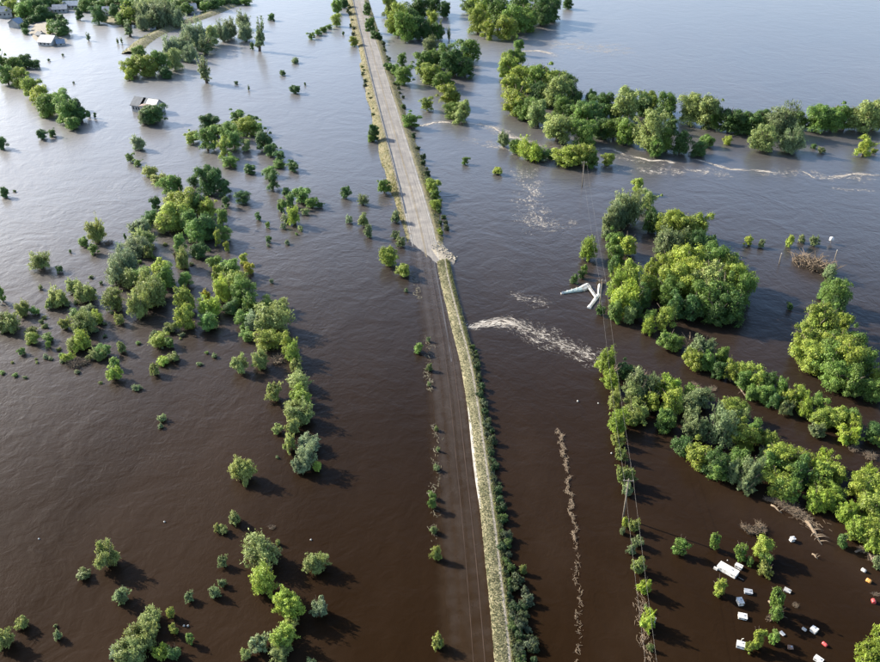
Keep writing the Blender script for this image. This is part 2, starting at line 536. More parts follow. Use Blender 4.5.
def berm_z(i, o):
    pts = [(-0.5, -0.25), (0.0, 0.12), (0.5, 0.5), (1.1, 0.72), (1.7, 0.82), (2.1, 0.86), (2.6, 0.8), (3.1, 0.4), (4.2, -0.4)]
    for (a, za), (b, zb) in zip(pts, pts[1:]):
        if o <= b: return za + (zb - za) * (o - a) / (b - a)
    return -0.4


tag(strip('grass_embankment', BERM, [lambda i: -0.5 + .2 * math.sin(i * .13) + .12 * math.sin(i * .41), lambda i: 0.0 + .18 * math.sin(i * .11 + 1) + .1 * math.sin(i * .37), 0.4, 0.8, 1.1, 1.4, 1.75, 1.95], berm_z, M['grass_bank'], 0.07, flip=bs), kind='structure')
tag(strip('crest_path', BERM, [1.9, 2.02, 2.14, 2.3], lambda i, o: berm_z(i, o) + 0.012, M['gravel'], 0.05, flip=bs), kind='structure')
tag(strip('embankment_slope', BERM, [2.25, 2.45, 2.6, 2.85, 3.1, 3.6, 4.2], berm_z, M['grass_bank'], 0.08, flip=bs), kind='structure')
BROWS = [line_py(p) for p in BERM]
i_a = max(i for i, y in enumerate(BROWS) if y < 408); i_b = max(i for i, y in enumerate(BROWS) if y < 512)
tag(strip('silt_margin', BERM[i_a:i_b], [lambda i: -0.05 - 0.33 * math.sin(math.pi * i / (i_b - i_a)) , lambda i: 0.0, lambda i: 0.06 + 0.12 * math.sin(math.pi * i / (i_b - i_a)) + 0.05 * math.sin(i * 0.23)], lambda i, o: max(0.03, berm_z(i, o) + 0.03), M['silt_pale2'], 0.0, flip=bs), kind='structure')


def grass_tufts(name, line, flip, lo, hi, zf, n, color, hgt=0.45):
    nn = normals(line)
    V = []
    for _ in range(n):
        i = rng.randrange(len(line) - 1); t = rng.random()
        p = line[i].lerp(line[i + 1], t); o = rng.uniform(lo, hi)
        q = p + nn[i] * o * flip; z = zf(i, o) - 0.05
        if z < -0.15: continue
        a = rng.uniform(0, 6.28); w = rng.uniform(0.05, 0.14); h = hgt * rng.uniform(0.4, 1.2)
        dx, dy = math.cos(a) * w, math.sin(a) * w; lx, ly = rng.uniform(-.2, .2), rng.uniform(-.2, .2)
        V.append([(q.x - dx, q.y - dy, z), (q.x + dx, q.y + dy, z), (q.x + dx * .3 + lx, q.y + dy * .3 + ly, z + h), (q.x - dx * .3 + lx, q.y - dy * .3 + ly, z + h)])
    o = link(bpy.data.objects.new(name, quads_mesh(name, np.array(V), M['leaf'])))
    o.color = color
    return o


tag(grass_tufts('grass', BERM, bs, -0.1, 1.95, berm_z, 12000, (0.20, 0.20, 0.11, 1), 0.24), 'short olive grass covering the embankment beside the drowned road', 'grass', kind='stuff')
tag(grass_tufts('grass', BERM, bs, 2.4, 3.6, berm_z, 6000, (0.20, 0.20, 0.085, 1), 0.5), 'rough grass on the far slope of the embankment', 'grass', kind='stuff')
tag(grass_tufts('grass', ROAD[:i_v], sgn, -HW - 4.2, -HW - 0.6, lambda i, o: road_z(i, -HW) - 0.03 - max(0, (-o - HW - 0.8)) * (1.15 / (verge_w(i) + 1.2)), 6000, (0.20, 0.19, 0.07, 1), 0.5), 'dry yellowish grass on the verge below the guard rail', 'grass', kind='stuff')
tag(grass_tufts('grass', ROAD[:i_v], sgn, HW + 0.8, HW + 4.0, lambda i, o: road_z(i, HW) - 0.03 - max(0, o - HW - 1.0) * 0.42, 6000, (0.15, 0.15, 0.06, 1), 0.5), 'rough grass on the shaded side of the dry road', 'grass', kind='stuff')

# guard rail along the dry road
gr = empty('guard_rail', dry[0])
gl = [p for p, y in zip(dry, ROWS) if y < 214]
gn = normals(gl)
rail_pts = [p + gn[i] * (-(HW + 0.35)) * sgn for i, p in enumerate(gl)]
rb = MB(); prev = None
for i, p in enumerate(rail_pts):
    z0 = road_z(i, -HW)
    prof = [(0.0, 0.42), (0.05, 0.50), (0.0, 0.57), (0.05, 0.64), (0.0, 0.74)]
    ring = [p - dry[0] + gn[i] * d * sgn + Vector((0, 0, z0 + h)) for d, h in prof]
    if prev:
        rb.add(prev + ring, [(k, k + 1, k + 6, k + 5) for k in range(4)])
    prev = ring
tag(gr, 'long galvanised guard rail along the dry stretch of road', 'guard rail')
rb.build('rail', M['steel'], gr)
pm = MB(); pm.box((0, 0, 0.2), (0.14, 0.1, 1.1)); post_me = None
acc = 0
for i in range(1, len(rail_pts)):
    a, b = rail_pts[i - 1], rail_pts[i]
    L_ = (b - a).length
    while acc < L_:
        q = a.lerp(b, acc / L_)
        if post_me is None:
            po = pm.build('post', M['steel'], gr); post_me = po.data
        else:
            po = link(bpy.data.objects.new('post', post_me), gr)
        qq = q - dry[0] + gn[i] * (-0.09) * sgn
        po.location = (qq.x, qq.y, road_z(i, -HW))
        acc += 4.0
    acc -= L_

# ------------------------------------------------------------------ crowns and trunks: a few shapes, copied
def unit(a):
    return a / np.maximum(np.linalg.norm(a, axis=-1, keepdims=True), 1e-6)


def leaves(pos, nrm, axis, ln, wd):
    """diamond leaf clumps at pos with normals and axes"""
    n = unit(nrm)
    ax = unit(axis - n * (axis * n).sum(1, keepdims=True))
    sd = np.cross(n, ax)
    ln = ln[:, None]; wd = wd[:, None]
    V = np.stack([pos - ax * ln * 0.5, pos + sd * wd * 0.5 - n * wd * 0.12, pos + ax * ln * 0.5, pos - sd * wd * 0.5 - n * wd * 0.12], 1)
    return V


def crown_broad(seed, Rr, H, leaf, n, k=30):
    g = np.random.default_rng(seed)
    d = unit(g.normal(size=(k, 3)))
    d[:, 2] = np.where(d[:, 2] < 0, d[:, 2] * 1.2, d[:, 2])
    lob = 1 + 0.22 * np.sin(3 * np.arctan2(d[:, 1], d[:, 0]) + seed) + g.uniform(-0.18, 0.12, k)
    rad = g.uniform(0.48, 0.86, k) * lob
    c = d * rad[:, None] * np.array([Rr, Rr, H * 0.46]) + np.array([0, 0, H * 0.48])
    cr = g.uniform(0.15, 0.40, k) * Rr
    far = g.random(k) < 0.2
    c[far] = (c[far] - np.array([0, 0, H * .48])) * g.uniform(1.05, 1.3, (far.sum(), 1)) + np.array([0, 0, H * .48]); cr[far] *= 0.6
    sk = max(6, k // 3); sa = g.uniform(0, 2 * np.pi, sk); sr = g.uniform(0.35, 0.72, sk) * Rr
    c = np.vstack([c, np.stack([np.cos(sa) * sr, np.sin(sa) * sr, g.uniform(0.06, 0.26, sk) * H], 1)]); cr = np.concatenate([cr, g.uniform(0.22, 0.34, sk) * Rr])
    inner = g.normal(size=(6, 3)) * np.array([Rr, Rr, H * .4]) * 0.22 + np.array([0, 0, H * .5])
    c = np.vstack([c, inner]); cr = np.concatenate([cr, np.full(6, 0.45 * Rr)])
    w = cr ** 2; w[-6:] *= 0.5; w[:-6] *= g.uniform(0.45, 1.3, len(w) - 6); w /= w.sum()
    idx = g.choice(len(c), n, p=w)
    dd = unit(g.normal(size=(n, 3)))
    low = dd[:, 2] < -0.35
    dd[low, 2] *= -1
    f = g.uniform(0.62, 1.0, n) + (g.random(n) < 0.13) * g.uniform(0, 0.6, n)
    pos = c[idx] + dd * (cr[idx] * f)[:, None] * np.array([1, 1, 0.85])
    pos[:, 2] = np.maximum(pos[:, 2], 0.02 * H * g.random(n))
    nrm = dd * 0.9 + g.normal(size=(n, 3)) * 0.42 + np.array([0, 0, 0.25])
    ax = g.normal(size=(n, 3)) + np.array([0, 0, -0.3])
    ln = leaf * g.uniform(0.6, 1.35, n)
    return leaves(pos, nrm, ax, ln, ln * g.uniform(0.55, 0.85, n))


def crown_willow(seed, Rr, H, leaf, n, stems=70, droop=0.0):
    g = np.random.default_rng(seed)
    a = g.uniform(0, 2 * np.pi, stems)
    el = np.arcsin(g.uniform(0.02, 1, stems) ** 0.8)
    out = g.uniform(0.72, 1.12, stems) * (1 + 0.2 * np.sin(2 * a + seed) + 0.12 * np.sin(5 * a))
    tip = np.stack([np.cos(a) * np.cos(el) ** 0.6 * Rr, np.sin(a) * np.cos(el) ** 0.6 * Rr, 0.10 * H + np.sin(el) ** 1.15 * H * 0.82], 1) * out[:, None]
    base = np.stack([g.normal(size=stems) * 0.18 * Rr, g.normal(size=stems) * 0.18 * Rr, np.full(stems, 0.05 * H)], 1)
    idx = g.integers(0, stems, n)
    t = g.uniform(0.28, 1.0, n) ** 0.75
    bend = np.stack([np.zeros(stems), np.zeros(stems), np.abs(g.normal(size=stems)) * 0.16 * H], 1)
    p = base[idx] * (1 - t)[:, None] + tip[idx] * t[:, None] + bend[idx] * (4 * t * (1 - t))[:, None]
    sp = 0.16 * Rr * (1.15 - 0.75 * t)
    p += g.normal(size=(n, 3)) * sp[:, None] * np.array([1, 1, .8])
    p[:, 2] = np.maximum(p[:, 2], 0.02 * H * g.random(n))
    dirn = unit(tip - base)[idx] + np.array([0, 0, 0.3 - droop])
    ax = dirn + g.normal(size=(n, 3)) * 0.35
    cen = np.array([0, 0, 0.25 * H])
    nrm = unit(p - cen) * 0.8 + g.normal(size=(n, 3)) * 0.55 + np.array([0, 0, 0.2])
    ln = leaf * g.uniform(0.8, 1.9, n)
    return leaves(p, nrm, ax, ln, ln * g.uniform(0.28, 0.42, n))


def trunk_mesh(seed, Rr, H, bush=False):
    r = random.Random(seed)
    mb = MB()
    th = max(0.09, 0.045 * H)
    if not bush:
        top = Vector((r.uniform(-.1, .1) * Rr, r.uniform(-.1, .1) * Rr, 0.62 * H))
        mb.tube([(0, 0, -0.6), (top.x * .3, top.y * .3, .2 * H), tuple(top * 0.75), tuple(top)], [th * 1.25, th, th * .75, th * .4], 7)
    k = 7 if not bush else 9
    for j in range(k):
        a = 6.283 * j / k + r.uniform(-.3, .3)
        z0 = r.uniform(.15, .45) * H if not bush else -0.3
        e = Vector((math.cos(a) * Rr * r.uniform(.5, .95), math.sin(a) * Rr * r.uniform(.5, .95), H * r.uniform(.5, .97)))
        s = Vector((0, 0, z0)) if not bush else Vector((math.cos(a) * .1 * Rr, math.sin(a) * .1 * Rr, z0))
        mid = s.lerp(e, .5) + Vector((0, 0, .06 * H))
        mb.tube([s, mid, e], [th * .55, th * .38, th * .12], 5)
    return mb


PROTO = {}


def reg(style, size, arr, Rr, H, tseed, bush):
    cm = quads_mesh('crown', arr, M['leaf'])
    tb = trunk_mesh(tseed, Rr, H, bush)
    tmsh = mesh_np('trunk', tb.v, tb.f, M['bark'], True)
    PROTO.setdefault((style, size), []).append((cm, tmsh, Rr, H))


for s in range(4):
    reg('b', 'L', crown_broad(11 + s, 4.6, 8.6, 0.40, 14000, 46), 4.6, 8.6, s, False)
    reg('b', 'M', crown_broad(31 + s, 2.6, 5.0, 0.28, 8500, 34), 2.6, 5.0, 10 + s, False)
    reg('w', 'M', crown_willow(71 + s, 2.6, 4.2, 0.32, 7500, 110), 2.6, 4.2, 30 + s, True)
    reg('w', 'L', crown_willow(61 + s, 4.6, 7.0, 0.44, 12000, 160), 4.6, 7.0, 20 + s, True)
for s, (k_, n_l, f_l) in enumerate(((16, 11000, 0.40), (70, 14000, 0.34), (28, 8500, 0.42))):
    reg('b', 'L', crown_broad(111 + s, 4.6, 8.6, f_l, n_l, k_), 4.6, 8.6, 70 + s, False)
    reg('b', 'M', crown_broad(131 + s, 2.6, 5.0, f_l * .68, int(n_l * .58), max(12, int(k_ * .7))), 2.6, 5.0, 80 + s, False)
    reg('w', 'M', crown_willow(171 + s, 2.6, 4.2, 0.3, 5200, 45 + 30 * s), 2.6, 4.2, 90 + s, True)
for s in range(3):
    reg('b', 'S', crown_broad(51 + s, 1.2, 2.2, 0.21, 2600, 20), 1.2, 2.2, 40 + s, False)
    reg('w', 'S', crown_willow(81 + s, 1.2, 1.9, 0.26, 1500, 40), 1.2, 1.9, 50 + s, True)
for s in range(2):
    reg('t', 'L', crown_willow(91 + s, 2.2, 11.0, 0.45, 3800, 60), 2.2, 11.0, 60 + s, False)


def dead_mesh(seed, Rr, H, n):
    r = random.Random(seed); mb = MB()
    for _ in range(n):
        a = r.uniform(0, 6.283); q = Rr * math.sqrt(r.random()) * .8
        s = Vector((math.cos(a) * q, math.sin(a) * q, r.uniform(-.1, .35) * H))
        b = r.uniform(0, 6.283); l = r.uniform(.25, .75) * Rr
        e = s + Vector((math.cos(b) * l, math.sin(b) * l, r.uniform(.05, .6) * H))
        m_ = s.lerp(e, .5) + Vector((r.uniform(-.1, .1), r.uniform(-.1, .1), r.uniform(0, .15))) * Rr
        mb.tube([s, m_, e], [.05 * r.uniform(.6, 1.5), .04, .015], 3, False)
    return mb


DEAD = []
for s in range(3):
    d_ = dead_mesh(200 + s, 2.2, 1.9, 150)
    DEAD.append((mesh_np('branches', d_.v, d_.f, M['dead']), 2.2, 1.9))

# leaf colours: (name in labels, linear base colour)
TINT = {
    'b': ('mid-green', (0.092, 0.145, 0.036)),
    'y': ('yellow-green', (0.150, 0.195, 0.040)),
    'd': ('dark green', (0.050, 0.092, 0.030)),
    'p': ('pale olive', (0.122, 0.152, 0.082)),
    'o': ('pale green', (0.150, 0.185, 0.075)),
    'w': ('olive-green', (0.128, 0.160, 0.052)),
    'g': ('bright yellow-green', (0.165, 0.215, 0.038)),
    't': ('grey-green', (0.110, 0.140, 0.065)),
    'Y': ('golden yellow', (0.205, 0.215, 0.030)),
    's': ('grey-green', (0.105, 0.135, 0.058)),
}
FORM = {'b': 'b', 'y': 'b', 'd': 'b', 'p': 'w', 'o': 'b', 'w': 'w', 'g': 'w', 't': 't', 'Y': 'b', 's': 'w'}
SHAPE = {'b': 'rounded', 'w': 'feathery', 't': 'tall narrow'}


def region(x, y):
    """where a plant stands, told by things one can find"""
    if x < 235 and y < 52 and not (x > 125 and y > 26 + (220 - x) * 0.22): return 'among the flooded houses', 'trees among the flooded houses'
    if 120 < x < 270 and y < 95: return 'in the row below the grassy levee', 'trees below the levee'
    if x < 100 and y < 142: return 'in the thicket facing the wrecked white house', 'trees of the upper thicket'
    if 300 <= x < 350 and y < 70: return 'in the thin row leading to the guard-railed road', 'plants leading to the road'
    if x < 335 and y < 112: return 'alone in open water near the wrecked white house', 'plants in the open upper water'
    if 340 < x < 445 and 125 < y < 262 and abs(x - (358 + 0.27 * y)) < 34: return 'at the foot of the dry road bank', 'plants along the dry road'
    if 350 < x < 384 and y < 130: return 'at the foot of the dry road bank', 'plants along the dry road'
    if x < 345 and y < 172 and x > 175: return 'in the small island grove beside the guard-railed road', 'trees of the small island grove'
    if x < 345 and y < 260 and x > 250: return 'in the loose clump beside the long grove', 'plants beside the long grove'
    if x < 140 and y < 440 and y > 130: return 'in the scattered drowned thicket beside the long grove', 'plants of the scattered thicket'
    if x < 350 and y < 485: return ('at the head of the long winding grove' if y < 235 else ('around the golden trees of the long grove' if y < 330 else 'in the tapering tail of the long grove')), 'trees of the long grove'
    if x < 350: return 'in dark water beyond the end of the long grove', 'bushes in the dark water'
    if x < 450 and y > 230: return 'in the line of drowned scrub marking the road edge', 'scrub along the drowned road'
    if x < 482 and y < 135: return 'in the grove between the dry road and the river gap', 'trees between road and gap'
    if x < 590 and y < 40: return 'in the grove upstream of the river gap', 'trees upstream of the gap'
    if x > 690 and 118 < y < 165 and y > 128: return 'standing in the water in front of the riverside belt', 'trees in front of the riverside belt'
    if 490 < x < 625 and 136 < y < 180: return 'in the foaming current in front of the riverside belt', 'bushes in the foaming current'
    if y < 185: return ('where the riverside belt meets the river gap' if x < 585 else ('in the riverside belt behind the winding foam line' if x < 715 else 'in the riverside belt behind the lone front trees')), 'trees of the riverside belt'
    if x > 736 and 225 < y < 256: return 'in the short line beside two bare posts', 'small trees beside the posts'
    if x > 775 and y < 412: return 'in the clump below the dead brush and bare posts', 'trees of the clump below the posts'
    if x < 766 and y < 352 and x > 560 and not (y > 322 and x > 640): return ('on the open-water side of the grove by the grey wreck' if y < 248 else ('in the round grove right next to the grey wreck' if x < 655 else 'in the dense round part of the grove beyond the wreck')), 'trees of the big round grove'
    if x < 662 and (x < 600 + (y - 340) * 0.165 + 26) and y > 335: return 'in the narrow row under the power line', 'plants under the power line'
    if x > 655 and y > 515 and x < 858 and not (x > 815 and y < 560 and x > 848 - 0): 
        if x < 852 and (y > 540 or x < 770): return 'standing among the white boxes in the flooded campsite', 'small trees in the campsite'
    if y > 590: return 'in the corner thicket beside the flooded campsite', 'trees of the corner thicket'
    if y < 345 + (x - 660) * 0.54 + 18: return ('in the slim tree belt near the big round grove' if x < 730 else 'in the slim tree belt facing the broad one'), 'trees of the slim belt'
    return ('in the broad tree belt near the power line' if x < 700 else ('in the middle of the broad tree belt' if x < 785 else 'in the broad tree belt behind the driftwood')), 'trees of the broad belt'


def plant(px, py, w, h, k, tall=None, base=None):
    """one tree or bush: px,py = middle of its crown in the photo, w,h = crown size in photo pixels"""
    s, beta = scale_at(px, py + h * 0.35)
    rp = w / 2.0
    inside = (h / 2.0) ** 2 - (rp * math.sin(beta)) ** 2
    H = 2 * math.sqrt(max(inside, 0)) / math.cos(beta) / s
    rad = max(rp / s, 0.3)
    lo = tall if tall else (0.72 if px < 350 else 1.05)
    if FORM[k] == 'w': lo = min(lo, 1.2); cap = 1.35
    else: cap = 2.0
    H = min(max(H, lo * rad * 2 * 0.8), cap * rad * 2 if k != 't' else 6 * rad)
    if base is None:
        a2 = math.sqrt((rp * math.sin(beta)) ** 2 + (H * s / 2 * math.cos(beta)) ** 2)
        bp = G(px, py - h / 2 + a2 + H * 0.46 * math.cos(beta) * s)     # the crown's top stays where the photo has it
    else:
        bp = G(*base)
    style = FORM[k]
    if style == 't': size = 'L'
    else: size = 'S' if rad < 1.7 else ('M' if rad < 3.4 else 'L')
    cm, tmsh, R0, H0 = rng.choice(PROTO[(style, size)])
    is_tree = (H > 3.2) or style == 't'
    name = {'b': 'tree', 'w': 'willow_tree', 't': 'poplar_tree'}[style] if is_tree else ('bush' if style == 'b' else 'willow_bush')
    root = empty(name, (bp.x, bp.y, 0), rng.uniform(0, 6.283))
    jit = rng.uniform(0.96, 1.08)
    root.scale = (rad * jit / R0, rad * jit / R0 * rng.uniform(.82, 1.2), H / H0 * rng.uniform(.93, 1.12))
    root.rotation_euler.x = rng.gauss(0, .06); root.rotation_euler.y = rng.gauss(0, .06)
    c = link(bpy.data.objects.new('crown', cm), root)
    t = link(bpy.data.objects.new('trunk' if is_tree else 'stem', tmsh), root)
    cn, col = TINT[k]
    col = (col[0] * (1.66 if k in 'ywY' else 1.56), col[1] * 1.58, col[2] * 1.22)
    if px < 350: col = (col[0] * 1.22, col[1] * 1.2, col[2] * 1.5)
    v = rng.uniform(0.8, 1.2); hs = rng.uniform(-0.05, 0.06)
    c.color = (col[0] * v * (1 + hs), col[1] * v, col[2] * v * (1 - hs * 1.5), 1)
    wh, grp = region(px, py)
    sz = 'small' if rad < 1.3 else ('medium' if rad < 3.0 else 'large')
    kind = 'tree' if is_tree else 'bush'
    tag(root, f'{sz} {cn} {SHAPE[style]} {kind} {wh}', kind, grp)
    return root


